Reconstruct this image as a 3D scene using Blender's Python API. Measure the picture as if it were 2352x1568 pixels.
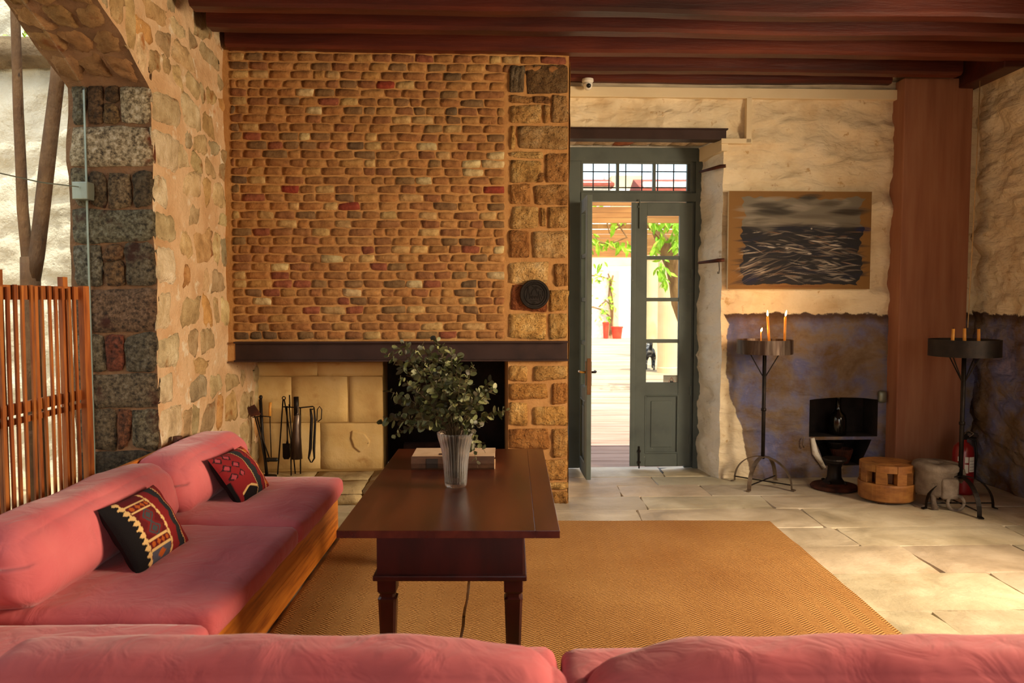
import bpy, bmesh, math, random
import numpy as np
from mathutils import Vector, Matrix, noise as mn

random.seed(7); RNG = np.random.default_rng(7)
S = bpy.context.scene
COL = S.collection
for o in list(bpy.data.objects): bpy.data.objects.remove(o)
PI = math.pi

# ------------------------------------------------------------------ camera, light, exposure
F, CX, CY, HC, PITCH = 1800.0, 1176.0, 784.0, 1.68, math.radians(3.05)
cam = bpy.data.objects.new('camera', bpy.data.cameras.new('camera')); COL.objects.link(cam)
cam.location = (0, 0, HC); cam.rotation_euler = (PI/2 - PITCH, 0, 0)
cam.data.sensor_width = 36; cam.data.lens = F/2352*36; cam.data.clip_end = 300
cam.data.dof.use_dof = True; cam.data.dof.focus_distance = 5.3; cam.data.dof.aperture_fstop = 3.2
S.camera = cam
S.view_settings.view_transform = 'Standard'; S.view_settings.look = 'None'
S.view_settings.gamma = 1; S.view_settings.use_curve_mapping = False
S.view_settings.exposure = 0.0
S.cycles.max_bounces = 8; S.cycles.transparent_max_bounces = 16
S.cycles.use_denoising = True; S.cycles.caustics_reflective = False; S.cycles.caustics_refractive = False
S.cycles.sample_clamp_indirect = 6

w = bpy.data.worlds.new('world'); S.world = w; w.use_nodes = True
nt = w.node_tree; nt.nodes.clear()
sky = nt.nodes.new('ShaderNodeTexSky'); sky.sky_type = 'NISHITA'; sky.sun_disc = False
sky.sun_elevation = math.radians(52); sky.sun_rotation = math.radians(170); sky.air_density = 1.0; sky.dust_density = 2.5
bg = nt.nodes.new('ShaderNodeBackground'); bg.inputs['Strength'].default_value = 0.95
wo = nt.nodes.new('ShaderNodeOutputWorld')
hz_ = nt.nodes.new('ShaderNodeMix'); hz_.data_type = 'RGBA'; hz_.inputs[0].default_value = .55; hz_.inputs[7].default_value = (1.6, 1.45, 1.18, 1)   # bright warm haze over the blue
nt.links.new(sky.outputs[0], hz_.inputs[6]); nt.links.new(hz_.outputs[2], bg.inputs[0]); nt.links.new(bg.outputs[0], wo.inputs[0])

def lamp(name, kind, loc, energy, color, aim=None, size=None):
    l = bpy.data.lights.new(name, kind); o = bpy.data.objects.new(name, l); COL.objects.link(o)
    o.location = loc; l.energy = energy; l.color = color
    if aim is not None: o.rotation_euler = (Vector(aim)-Vector(loc)).to_track_quat('-Z', 'Y').to_euler()
    if size: l.shape = 'RECTANGLE'; l.size, l.size_y = size
    return o
sun = lamp('sun', 'SUN', (0, -10, 20), 6.6, (1, .93, .80), aim=(-4.5, -5.2, 2.0)); sun.data.angle = .01
# daylight through the tall windows of the right-hand wall plus an unseen fill lamp added behind the camera
wl_ = lamp('window_light', 'AREA', (5.12, 3.25, 2.30), 375, (1, .77, .50), aim=(-1.2, 4.6, .1), size=(2.0, 1.6)); wl_.data.spread = math.radians(140)
lamp('rear_fill_light', 'AREA', (1.6, -3.1, 1.7), 22, (1, .76, .5), aim=(0.2, 4, 1.2), size=(2.6, 2.4))

# ------------------------------------------------------------------ geometry from the photograph's frame
FW = Vector((0, math.cos(PITCH), -math.sin(PITCH))); UP = Vector((0, math.sin(PITCH), math.cos(PITCH)))
C0 = Vector((0, 0, HC))
def ray(px, py): return Vector(((px-CX)/F, 0, 0)) + UP*((CY-py)/F) + FW
def hit(px, py, p0, n):
    d = ray(px, py); n = Vector(n); return C0 + d*((Vector(p0)-C0).dot(n)/d.dot(n))
def gz(px, py, z=0.0): return hit(px, py, (0, 0, z), (0, 0, 1))
def gy(px, py, Y): return hit(px, py, (0, Y, 0), (0, 1, 0))
def gx(px, py, X): return hit(px, py, (X, 0, 0), (1, 0, 0))
TH = math.atan(.04)                                   # the back wall is turned a little from the room's axis
BM = Matrix.Translation((0, 6.40, 0)) @ Matrix.Rotation(TH, 4, 'Z')
BI = BM.inverted()
def bw(px, py, wv=0.0):                               # -> (u, z) on the back-wall plane at depth wv
    p = BI @ hit(px, py, BM @ Vector((0, wv, 0)), BM.to_3x3() @ Vector((0, 1, 0)))
    return p.x, p.z
XL, XO, YJ = -2.29, -2.83, 5.05                       # left wall: room face, outer face, jamb of the arch
XR = 4.36
WW, WD = .82, 1.25                                    # white wall plane, door plane (back-wall frame)

# ------------------------------------------------------------------ helpers
def lin(c):
    if isinstance(c, str):
        c = c.lstrip('#'); c = [int(c[i:i+2], 16)/255 for i in (0, 2, 4)]
    return tuple((x/12.92 if x <= .04045 else ((x+.055)/1.055)**2.4) for x in c[:3]) + (1.0,)

class MB:
    def __init__(s): s.v = []; s.f = []; s.c = []; s.cur = (1, 1, 1, 1); s.usec = False
    def col(s, c): s.cur = c; s.usec = True
    def add(s, vs, fs):
        b = len(s.v); s.v += [tuple(p) for p in vs]; s.c += [s.cur]*len(vs)
        s.f += [tuple(i+b for i in f) for f in fs]; return b
    def box(s, x0, y0, z0, x1, y1, z1, m=None):
        P = [(x0,y0,z0),(x1,y0,z0),(x1,y1,z0),(x0,y1,z0),(x0,y0,z1),(x1,y0,z1),(x1,y1,z1),(x0,y1,z1)]
        if m is not None: P = [m @ Vector(p) for p in P]
        s.add(P, [(0,3,2,1),(4,5,6,7),(0,1,5,4),(1,2,6,5),(2,3,7,6),(3,0,4,7)])
    def tube(s, pts, r, n=8, caps=True):
        pts = [Vector(p) for p in pts]; rs = r if isinstance(r, (list, tuple)) else [r]*len(pts)
        rings = []; ref = None
        for i, p in enumerate(pts):
            t = (pts[min(i+1, len(pts)-1)] - pts[max(i-1, 0)])
            t = t.normalized() if t.length > 1e-9 else Vector((0, 0, 1))
            if ref is None: ref = Vector((1, 0, 0)) if abs(t.x) < .8 else Vector((0, 1, 0))
            a = (ref - t*ref.dot(t)).normalized(); ref = a; b = t.cross(a)
            rings.append([p + (a*math.cos(2*PI*k/n) + b*math.sin(2*PI*k/n))*rs[i] for k in range(n)])
        vs = [q for rg in rings for q in rg]; fs = []
        for i in range(len(pts)-1):
            for k in range(n):
                fs.append((i*n+k, i*n+(k+1) % n, (i+1)*n+(k+1) % n, (i+1)*n+k))
        if caps: fs += [tuple(range(n))[::-1], tuple((len(pts)-1)*n+k for k in range(n))]
        s.add(vs, fs)
    def lathe(s, prof, n=24, c=(0, 0, 0), rib=None, closed=False):
        vs = []; fs = []
        for (r, z) in prof:
            for k in range(n):
                a = 2*PI*k/n; rr = r*(rib(a, z) if rib else 1)
                vs.append((c[0]+rr*math.cos(a), c[1]+rr*math.sin(a), c[2]+z))
        for i in range(len(prof)-1):
            for k in range(n):
                fs.append((i*n+k, i*n+(k+1) % n, (i+1)*n+(k+1) % n, (i+1)*n+k))
        if closed:
            fs.append(tuple(range(n))[::-1]); fs.append(tuple((len(prof)-1)*n+k for k in range(n)))
        s.add(vs, fs)
    def prism(s, poly, a, b, axis='y'):
        n = len(poly)
        mk = {'y': lambda p, t: (p[0], t, p[1]), 'z': lambda p, t: (p[0], p[1], t), 'x': lambda p, t: (t, p[0], p[1])}[axis]
        vs = [mk(p, a) for p in poly] + [mk(p, b) for p in poly]
        s.add(vs, [tuple(range(n))[::-1], tuple(range(n, 2*n))] + [(k, (k+1) % n, n+(k+1) % n, n+k) for k in range(n)])
    def grid(s, fn, A, B, skip=None, colfn=None):
        na, nb = len(A), len(B); b0 = len(s.v)
        for a in A:
            for b in B:
                s.v.append(tuple(fn(a, b))); s.c.append(colfn(a, b) if colfn else s.cur)
        if colfn: s.usec = True
        for i in range(na-1):
            for j in range(nb-1):
                if skip and skip((A[i]+A[i+1])/2, (B[j]+B[j+1])/2): continue
                s.f.append((b0+i*nb+j, b0+(i+1)*nb+j, b0+(i+1)*nb+j+1, b0+i*nb+j+1))
    def build(s, name, mat, parent=None, smooth=False, mtx=None, fixn=True, bevel=0):
        me = bpy.data.meshes.new(name); me.from_pydata(s.v, [], s.f); me.update()
        if s.usec:
            at = me.color_attributes.new('Col', 'FLOAT_COLOR', 'POINT')
            at.data.foreach_set('color', np.array(s.c, dtype=np.float32).ravel())
        if fixn or bevel:
            bm = bmesh.new(); bm.from_mesh(me)
            if bevel:
                bmesh.ops.remove_doubles(bm, verts=bm.verts, dist=1e-6)
                es = [e for e in bm.edges if len(e.link_faces) == 2 and e.calc_face_angle(0) > .6]
                bmesh.ops.bevel(bm, geom=es, offset=bevel, segments=2, affect='EDGES', profile=.6)
            bmesh.ops.recalc_face_normals(bm, faces=bm.faces); bm.to_mesh(me); bm.free()
        if smooth: me.polygons.foreach_set('use_smooth', [True]*len(me.polygons))
        me.materials.append(mat)
        return link(name, me, parent, mtx)

def link(name, me, parent=None, mtx=None):
    o = bpy.data.objects.new(name, me); COL.objects.link(o)
    if parent is not None: o.parent = parent
    if mtx is not None: o.matrix_basis = mtx
    return o
def thing(name, label, cat, loc=(0, 0, 0), rz=0, group=None, kind=None, mtx=None):
    o = bpy.data.objects.new(name, None); COL.objects.link(o)
    o.empty_display_size = .1
    if mtx is not None: o.matrix_basis = mtx
    else: o.location = loc; o.rotation_euler = (0, 0, rz)
    return tag(o, label, cat, group, kind)
def tag(o, label, cat, group=None, kind=None):
    o['label'] = label; o['category'] = cat
    if group: o['group'] = group
    if kind: o['kind'] = kind
    return o

# ---- materials
def N(nt, typ, **kw):
    n = nt.nodes.new(typ)
    for k, v in kw.items():
        if k in n.inputs.keys(): n.inputs[k].default_value = v
        else: setattr(n, k, v)
    return n
def ramp(nt, stops, interp='LINEAR'):
    r = nt.nodes.new('ShaderNodeValToRGB'); e = r.color_ramp; e.interpolation = interp
    while len(e.elements) < len(stops): e.elements.new(.5)
    for el, (p, c) in zip(e.elements, stops): el.position = p; el.color = c if len(c) == 4 else (*c, 1)
    return r
def math_(nt, op, a, b=None):
    m = nt.nodes.new('ShaderNodeMath'); m.operation = op
    for i, x in enumerate((a, b)):
        if x is None: continue
        if isinstance(x, (int, float)): m.inputs[i].default_value = x
        else: nt.links.new(x, m.inputs[i])
    return m.outputs[0]
def mix_(nt, fac, a, b, typ='MIX'):
    m = nt.nodes.new('ShaderNodeMix'); m.data_type = 'RGBA'; m.blend_type = typ
    for i, x in ((0, fac), (6, a), (7, b)):
        if isinstance(x, (int, float)): m.inputs[i].default_value = x
        elif isinstance(x, tuple): m.inputs[i].default_value = x
        else: nt.links.new(x, m.inputs[i])
    return m.outputs[2]
def base_mat(name):
    m = bpy.data.materials.new(name); m.use_nodes = True; nt = m.node_tree
    return m, nt, nt.nodes['Principled BSDF']
def pm(name, cols, scale=4, rough=.8, bumps=(), attr=False, metal=0, stretch=(1, 1, 1), detail=5, spec=.4, dist=0., patch=None, coat=0, sheen=0, nrough=.55):
    """colour: noise ramp (times the Col attribute); bumps: (scale, strength, distance[, kind]); patch: (scale, lo, hi, colour)"""
    m, nt, bs = base_mat(name); L = nt.links.new
    tc = nt.nodes.new('ShaderNodeTexCoord'); mp = N(nt, 'ShaderNodeMapping'); mp.inputs['Scale'].default_value = stretch
    L(tc.outputs['Object'], mp.inputs['Vector']); vec = mp.outputs[0]
    nz = N(nt, 'ShaderNodeTexNoise', Scale=scale, Detail=detail, Roughness=nrough, Distortion=dist); L(vec, nz.inputs['Vector'])
    if len(cols) == 1: cols = [(0.0, cols[0]), (1.0, cols[0])]
    elif not isinstance(cols[0], tuple): cols = [(.3+.4*i/(len(cols)-1), c) for i, c in enumerate(cols)]
    rp = ramp(nt, [(p, lin(c)) for p, c in cols]); L(nz.outputs['Fac'], rp.inputs[0]); out = rp.outputs[0]
    if patch:
        for (ps, lo, hi, pc) in patch:
            n2 = N(nt, 'ShaderNodeTexNoise', Scale=ps, Detail=4.0, Roughness=.6); L(vec, n2.inputs['Vector'])
            mr = N(nt, 'ShaderNodeMapRange'); mr.inputs[1].default_value = lo; mr.inputs[2].default_value = hi; L(n2.outputs['Fac'], mr.inputs[0])
            out = mix_(nt, mr.outputs[0], out, lin(pc))
    if attr:
        a = nt.nodes.new('ShaderNodeAttribute'); a.attribute_name = 'Col'
        out = mix_(nt, 1.0, out, a.outputs['Color'], 'MULTIPLY')
    L(out, bs.inputs['Base Color'])
    bs.inputs['Roughness'].default_value = rough; bs.inputs['Metallic'].default_value = metal
    bs.inputs['Specular IOR Level'].default_value = spec
    if coat: bs.inputs['Coat Weight'].default_value = coat; bs.inputs['Coat Roughness'].default_value = .25
    if sheen: bs.inputs['Sheen Weight'].default_value = sheen
    prev = None
    for bdef in bumps:
        bsc, st, ds = bdef[:3]; kind = bdef[3] if len(bdef) > 3 else 'n'
        if kind == 'v':
            t = N(nt, 'ShaderNodeTexVoronoi', Scale=bsc); L(vec, t.inputs['Vector']); h = t.outputs['Distance']
        elif kind == 'cut':                                # diagonal tooling strokes
            t = N(nt, 'ShaderNodeTexNoise', Scale=bsc, Detail=3.0, Roughness=.6)
            m2 = N(nt, 'ShaderNodeMapping'); m2.inputs['Rotation'].default_value = (0, .75, 0); m2.inputs['Scale'].default_value = (.62, 1, 1.15)
            L(vec, m2.inputs['Vector']); L(m2.outputs[0], t.inputs['Vector']); h = t.outputs['Fac']
        else:
            t = N(nt, 'ShaderNodeTexNoise', Scale=bsc, Detail=6.0, Roughness=.62); L(vec, t.inputs['Vector']); h = t.outputs['Fac']
        b = N(nt, 'ShaderNodeBump', Strength=st, Distance=ds); L(h, b.inputs['Height'])
        if prev is not None: L(prev, b.inputs['Normal'])
        prev = b.outputs[0]
    if prev is not None: L(prev, bs.inputs['Normal'])
    return m
def attr_mat(name, rough=.9, bump=None, sheen=0):
    m, nt, bs = base_mat(name); a = nt.nodes.new('ShaderNodeAttribute'); a.attribute_name = 'Col'
    nt.links.new(a.outputs['Color'], bs.inputs['Base Color']); bs.inputs['Roughness'].default_value = rough
    bs.inputs['Specular IOR Level'].default_value = .25; bs.inputs['Sheen Weight'].default_value = sheen
    if bump:
        tc = nt.nodes.new('ShaderNodeTexCoord'); t = N(nt, 'ShaderNodeTexNoise', Scale=bump[0], Detail=3.0); nt.links.new(tc.outputs['Object'], t.inputs['Vector'])
        b = N(nt, 'ShaderNodeBump', Strength=bump[1], Distance=bump[2]); nt.links.new(t.outputs['Fac'], b.inputs['Height']); nt.links.new(b.outputs[0], bs.inputs['Normal'])
    return m
def glass_mat(name, tint='#f4f8f6', ior=1.45, rough=.02, add=.0, milk=0):
    m, nt, bs = base_mat(name); nt.nodes.remove(bs); L = nt.links.new
    t = N(nt, 'ShaderNodeBsdfTransparent'); t.inputs[0].default_value = lin(tint)
    g = N(nt, 'ShaderNodeBsdfGlossy'); g.inputs['Roughness'].default_value = rough
    lw_ = N(nt, 'ShaderNodeLayerWeight', Blend=.5); mx = N(nt, 'ShaderNodeMixShader'); f0 = ((ior-1)/(ior+1))**2
    fac = math_(nt, 'ADD', math_(nt, 'MULTIPLY', math_(nt, 'POWER', lw_.outputs['Facing'], 5.0), 1-f0-add), f0+add)
    L(fac, mx.inputs[0]); L(t.outputs[0], mx.inputs[1]); L(g.outputs[0], mx.inputs[2])
    o_ = mx.outputs[0]
    if milk:
        df = N(nt, 'ShaderNodeBsdfTranslucent'); dd = N(nt, 'ShaderNodeBsdfDiffuse'); ad = N(nt, 'ShaderNodeMixShader'); m2 = N(nt, 'ShaderNodeMixShader'); m2.inputs[0].default_value = milk
        L(df.outputs[0], ad.inputs[1]); L(dd.outputs[0], ad.inputs[2]); L(o_, m2.inputs[1]); L(ad.outputs[0], m2.inputs[2]); o_ = m2.outputs[0]
    L(o_, nt.nodes['Material Output'].inputs[0]); return m
def emit_mat(name, c, s):
    m, nt, bs = base_mat(name); bs.inputs['Base Color'].default_value = lin(c)
    bs.inputs['Emission Color'].default_value = lin(c); bs.inputs['Emission Strength'].default_value = s; return m

M = {}
M['mortar'] = pm('mortar', ['#9f6e3c', '#b07f49', '#bd8e56'], 3, .92, [(25, .5, .02), (110, .5, .006)])
M['brick'] = pm('brick', [(.25, '#b4a494'), (.5, '#e2dacc'), (.75, '#ffffff')], 22, .9, [(60, .6, .012), (200, .4, .004)], attr=True, patch=[(34, .62, .72, '#fff0d8')])
M['pier'] = pm('pier_stone', [(.3, '#b8a07c'), (.5, '#ecdcc0'), (.7, '#ffffff')], 11, .92, [(15, 1.0, .10), (38, .8, .03, 'cut')], attr=True)
M['rubble'] = pm('rubble_stone', [(.28, '#b9ac96'), (.45, '#dccfb8'), (.62, '#f2eada'), (.8, '#ffffff')], 9, .93, [(14, .7, .05), (55, .8, .02)], attr=True, patch=[(5, .60, .70, '#b98a5a')])
M['ashlar'] = pm('ashlar_stone', [(.34, '#463d31'), (.45, '#9c8f7a'), (.56, '#d8ccb6'), (.72, '#ffffff')], 34, .93, [(20, .8, .05), (70, .9, .02)], attr=True, patch=[(4.2, .58, .66, '#7d4528')], nrough=.7)
M['plaster_l'] = pm('earth_plaster', ['#b58e64', '#c59f76', '#d0ae88', '#be9f78'], 2.6, .94, [(9, .6, .06), (40, .6, .02), (130, .4, .006)], patch=[(7, .58, .68, '#d9c9ae'), (3.3, .66, .72, '#b9763c')])
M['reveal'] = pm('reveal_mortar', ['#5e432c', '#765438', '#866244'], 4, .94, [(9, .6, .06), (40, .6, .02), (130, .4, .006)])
M['cream'] = pm('cream_block', ['#bd955a', '#d2b072', '#dec088'], 2.5, .85, [(14, .3, .02), (90, .3, .004)], patch=[(3.0, .60, .75, '#a8763c'), (30, .70, .74, '#7a5a38')])
M['hearth'] = pm('hearth_stone', ['#8f7a56', '#b09a70', '#bca880'], 4, .85, [(16, .5, .03), (80, .4, .006)])
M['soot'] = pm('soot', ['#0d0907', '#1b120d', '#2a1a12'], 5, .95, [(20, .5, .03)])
M['steel'] = pm('dark_steel', ['#2a1a16', '#36221c', '#3a2722'], 6, .55, [(60, .15, .003)], metal=.35)
M['iron'] = pm('black_iron', ['#16120f', '#221b17', '#2c221c'], 14, .5, [(70, .3, .003)], metal=.6)
M['iron_l'] = pm('bare_iron', ['#4c3e34', '#7a6a5a', '#93826f'], 9, .42, [(60, .2, .002)], metal=.75)
M['rust'] = pm('rusty_iron', ['#2a160f', '#4a2416', '#63331f'], 10, .7, [(50, .4, .004)], metal=.3)
M['beam'] = pm('beam_wood', ['#280c07', '#48170b', '#632711'], 5, .5, [(10, .3, .015), (40, .3, .006)], stretch=(.12, 1, 1), coat=.08, patch=[(1.2, .64, .74, '#6a2c13')])
M['plank_c'] = pm('ceiling_plank', ['#1d0a06', '#33130a', '#421a0d'], 5, .6, [(40, .3, .005)], stretch=(1, .15, 1))
M['oldwood'] = pm('weathered_timber', ['#8a7d68', '#b8aa92', '#cbbda4'], 14, .85, [(40, .5, .01)], stretch=(.25, 1, 1))
M['trimw'] = pm('painted_trim', ['#dcc8a2', '#e4d2ae'], 3, .7, [(60, .15, .002)])
M['door'] = pm('door_paint', ['#4b5350', '#555e5a', '#59625d'], 4, .55, [(30, .15, .003), (120, .1, .001)], patch=[(26, .73, .76, '#a7aaa0')])
M['brass'] = pm('brass', ['#a5763a', '#c99a50'], 10, .35, metal=.9)
M['brownplate'] = pm('lock_plate', ['#5b3a20', '#75502c'], 12, .5, [(60, .2, .002)], metal=.3)
M['floor_base'] = pm('floor_joint', ['#5d4f3d', '#776650'], 6, .95, [(60, .4, .004)])
M['slab'] = pm('flagstone', [(.25, '#9c917e'), (.45, '#bdb29f'), (.6, '#d0c7b6'), (.8, '#dcd5c8')], 2.2, .55, [(5, .35, .03), (30, .35, .008), (140, .25, .002)], attr=True, patch=[(1.6, .60, .74, '#b89f80'), (6, .68, .76, '#a39680')], dist=.6, spec=.5)
M['pinewood'] = pm('pine_panel', [(.3, '#8a4415'), (.5, '#c47124'), (.7, '#d68732')], 5, .45, [(30, .15, .003)], stretch=(6, .5, 6), patch=[(2.5, .66, .75, '#7a3a12')], coat=.2)
M['pinewood_x'] = pm('pine_panel_long', [(.3, '#8a4415'), (.5, '#c47124'), (.7, '#d68732')], 5, .45, [(30, .15, .003)], stretch=(.5, 6, 6), coat=.2)
M['slatwood'] = pm('slat_wood', [(.3, '#6b3112'), (.5, '#97521f'), (.7, '#b06a2b')], 6, .6, [(40, .3, .004)], stretch=(5, 5, .5), attr=True)
M['pegwood'] = pm('peg_wood', ['#38190d', '#4a2413'], 6, .6, [(40, .3, .004)])
M['table'] = pm('table_wood', [(.25, '#2a0e08'), (.5, '#44190d'), (.75, '#572515')], 4, .24, [(25, .06, .002)], stretch=(3, .5, 3), coat=.35, spec=.5, patch=[(3, .6, .75, '#5e2c17')])
M['table_d'] = pm('table_frame_wood', ['#1f0706', '#330d0b', '#3f1410'], 5, .38, [(25, .1, .002)], stretch=(2, 2, .6), coat=.2)
M['book_cover'] = pm('book_cover', ['#b08c68', '#c7a683', '#cfb292'], 6, .8, [(60, .3, .003)])
M['book_spine'] = pm('book_spine', ['#331d10', '#482b18', '#5a3820'], 9, .7, [(50, .4, .003)], stretch=(1, 1, 2))
M['book_label'] = pm('book_label', ['#1d120d', '#2a1a12'], 9, .7)
M['paper'] = pm('page_edges', ['#c9a77b', '#e0c79c'], 60, .9, stretch=(.2, .2, 4))
M['glass'] = glass_mat('pane_glass', '#f6faf8')
def vaseglass():
    m, nt, bs = base_mat('vase_glass'); L = nt.links.new; nt.nodes.remove(bs)
    g = N(nt, 'ShaderNodeBsdfGlass', IOR=1.45, Roughness=.02); t = N(nt, 'ShaderNodeBsdfTransparent'); tr = N(nt, 'ShaderNodeBsdfTranslucent'); a = N(nt, 'ShaderNodeMixShader'); b = N(nt, 'ShaderNodeMixShader')
    a.inputs[0].default_value = .35; b.inputs[0].default_value = .16
    L(g.outputs[0], a.inputs[1]); L(t.outputs[0], a.inputs[2]); L(a.outputs[0], b.inputs[1]); L(tr.outputs[0], b.inputs[2]); L(b.outputs[0], nt.nodes['Material Output'].inputs[0]); return m
M['vase'] = vaseglass()
M['water'] = glass_mat('water', '#e6e2d2', 1.33, .01)
M['greenglass'] = glass_mat('edge_glass', '#cfe0d6', 1.5, .05, .02)
M['stem'] = pm('twig', ['#4a3a24', '#5f4d30'], 12, .7)
M['leaf_a'] = pm('eucalyptus_leaf', ['#5d6248', '#7b7f60', '#8f9174'], 20, .55, attr=True)
M['candle'] = pm('beeswax', ['#b8792c', '#cf9440'], 8, .5); M['candle'].node_tree.nodes['Principled BSDF'].inputs['Subsurface Weight'].default_value = .15
M['wick'] = pm('wick', ['#1a120c'], 8, .9)
M['flame'] = emit_mat('flame', '#ffc670', 30)
M['column'] = pm('column_plaster', [(.3, '#8a5740'), (.5, '#98644a'), (.7, '#a27054')], 4, .75, [(8, .15, .01)], stretch=(3, 3, .25), patch=[(1.4, .6, .75, '#87533c')])
M['gearwood'] = pm('mould_wood', ['#6a3d18', '#8a5826', '#9c6a32'], 7, .6, [(30, .25, .004)], stretch=(1, 1, 3), attr=True)
M['mortar_stone'] = pm('grey_cast_stone', ['#57483c', '#75675a', '#8d8073'], 7, .8, [(18, .6, .03), (80, .4, .006)])
M['redpaint'] = pm('red_enamel', ['#7d0f12', '#8f1618'], 3, .35, coat=.3)
M['label_w'] = pm('white_label', ['#d8d2c4', '#e4dfd2'], 8, .6)
M['black'] = pm('black_plastic', ['#0c0b0a', '#141210'], 8, .5)
M['whiteplastic'] = pm('white_plastic', ['#d9d2c6', '#e4ded4'], 8, .45)
M['cord'] = pm('cord', ['#b58f5e', '#c9a673'], 40, .8)
M['bottle'] = pm('dark_bottle', ['#0d0c09', '#15130e'], 5, .15, spec=.6)
M['niche'] = pm('niche_black', ['#120c0a', '#1d1411', '#2b1e19'], 6, .95, [(20, .5, .02)])  # near-black lining colour of the two wall openings
M['plaque'] = pm('cast_iron_plaque', ['#1c1611', '#2a211a'], 10, .5, [(60, .3, .002)], metal=.5)
M['outwall'] = pm('lime_wall', ['#d9d2c2', '#efeade', '#f4f0e6'], 3, .9, [(5, .7, .12), (18, .7, .05), (60, .4, .01)])
M['yardwall'] = pm('yard_limewash', ['#a89e88', '#bdb49f', '#c8c0ad'], 3, .9, [(5, .7, .09), (13, .4, .03)])
M['creamwall'] = pm('cream_render', ['#dfc493', '#e8d0a2'], 2, .9, [(20, .2, .01)])
M['paving'] = pm('courtyard_paving', ['#a08a68', '#b39d7c', '#c0ac8e'], 1.6, .9, [(10, .3, .02)], stretch=(.35, 1.4, 1))
M['deck'] = pm('deck_board', ['#9a755e', '#ae8b74', '#ba9a84'], 5, .75, [(30, .2, .004)], stretch=(.3, 3, 3), attr=True)
M['perg'] = pm('pergola_wood', ['#7d5222', '#99682e', '#ad7d3e'], 3, .7, [(20, .2, .006)], stretch=(.3, 2, 2))
M['bark'] = pm('bark', ['#6a4a2c', '#8d6840', '#a5804f'], 8, .9, [(14, .8, .05), (50, .6, .01)], stretch=(1, 1, .35))
M['bark_s'] = pm('slender_bark', ['#3a2615', '#4f361e', '#604427'], 8, .9, [(14, .6, .04), (50, .5, .01)], stretch=(1, 1, .35), patch=[(9, .66, .7, '#2a1c12')])
M['ledge'] = pm('ledge_stone', ['#4f3f2c', '#6b5840', '#7d6a50'], 6, .9, [(12, .8, .05), (50, .6, .01)])
M['vleaf'] = pm('vine_leaf', ['#7fb01c', '#9cc92a', '#b6db4a'], 3, .5, attr=True)
M['rooft'] = pm('roof_tile', ['#8f4434', '#a65442'], 3, .85, [(12, .4, .05)])
M['clay'] = pm('red_pot', ['#b8321e', '#cc4a2c'], 5, .6)
M['fur'] = pm('dog_fur', [(.35, '#0c0c0e'), (.47, '#2b2b2e'), (.56, '#77746f'), (.68, '#d8d2c8')], 9, .9, [(60, .6, .02)])
M['logs'] = pm('charred_log', ['#170d09', '#2a1710', '#3d2417'], 8, .9, [(30, .6, .02)])
M['clip'] = pm('metal_clip', ['#6f7468', '#8a8d80'], 6, .4, metal=.6)

# pink woven upholstery
def fabric():
    m, nt, bs = base_mat('pink_fabric'); L = nt.links.new
    tc = nt.nodes.new('ShaderNodeTexCoord'); nz = N(nt, 'ShaderNodeTexNoise', Scale=2.2, Detail=4.0); L(tc.outputs['Object'], nz.inputs['Vector'])
    rp = ramp(nt, [(.3, lin('#b9575d')), (.5, lin('#c8676b')), (.7, lin('#d17274'))]); L(nz.outputs['Fac'], rp.inputs[0]); L(rp.outputs[0], bs.inputs['Base Color'])
    bs.inputs['Roughness'].default_value = .95; bs.inputs['Specular IOR Level'].default_value = .1; bs.inputs['Sheen Weight'].default_value = .25; bs.inputs['Sheen Roughness'].default_value = .4
    n2 = N(nt, 'ShaderNodeTexNoise', Scale=420.0, Detail=2.0); L(tc.outputs['Object'], n2.inputs['Vector'])
    n3 = N(nt, 'ShaderNodeTexNoise', Scale=7.0, Detail=3.0, Distortion=1.2); L(tc.outputs['Object'], n3.inputs['Vector'])
    b1 = N(nt, 'ShaderNodeBump', Strength=.35, Distance=.03); L(n3.outputs['Fac'], b1.inputs['Height'])
    b2 = N(nt, 'ShaderNodeBump', Strength=.35, Distance=.001); L(n2.outputs['Fac'], b2.inputs['Height']); L(b1.outputs[0], b2.inputs['Normal']); L(b2.outputs[0], bs.inputs['Normal'])
    return m
M['pink'] = fabric()

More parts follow.
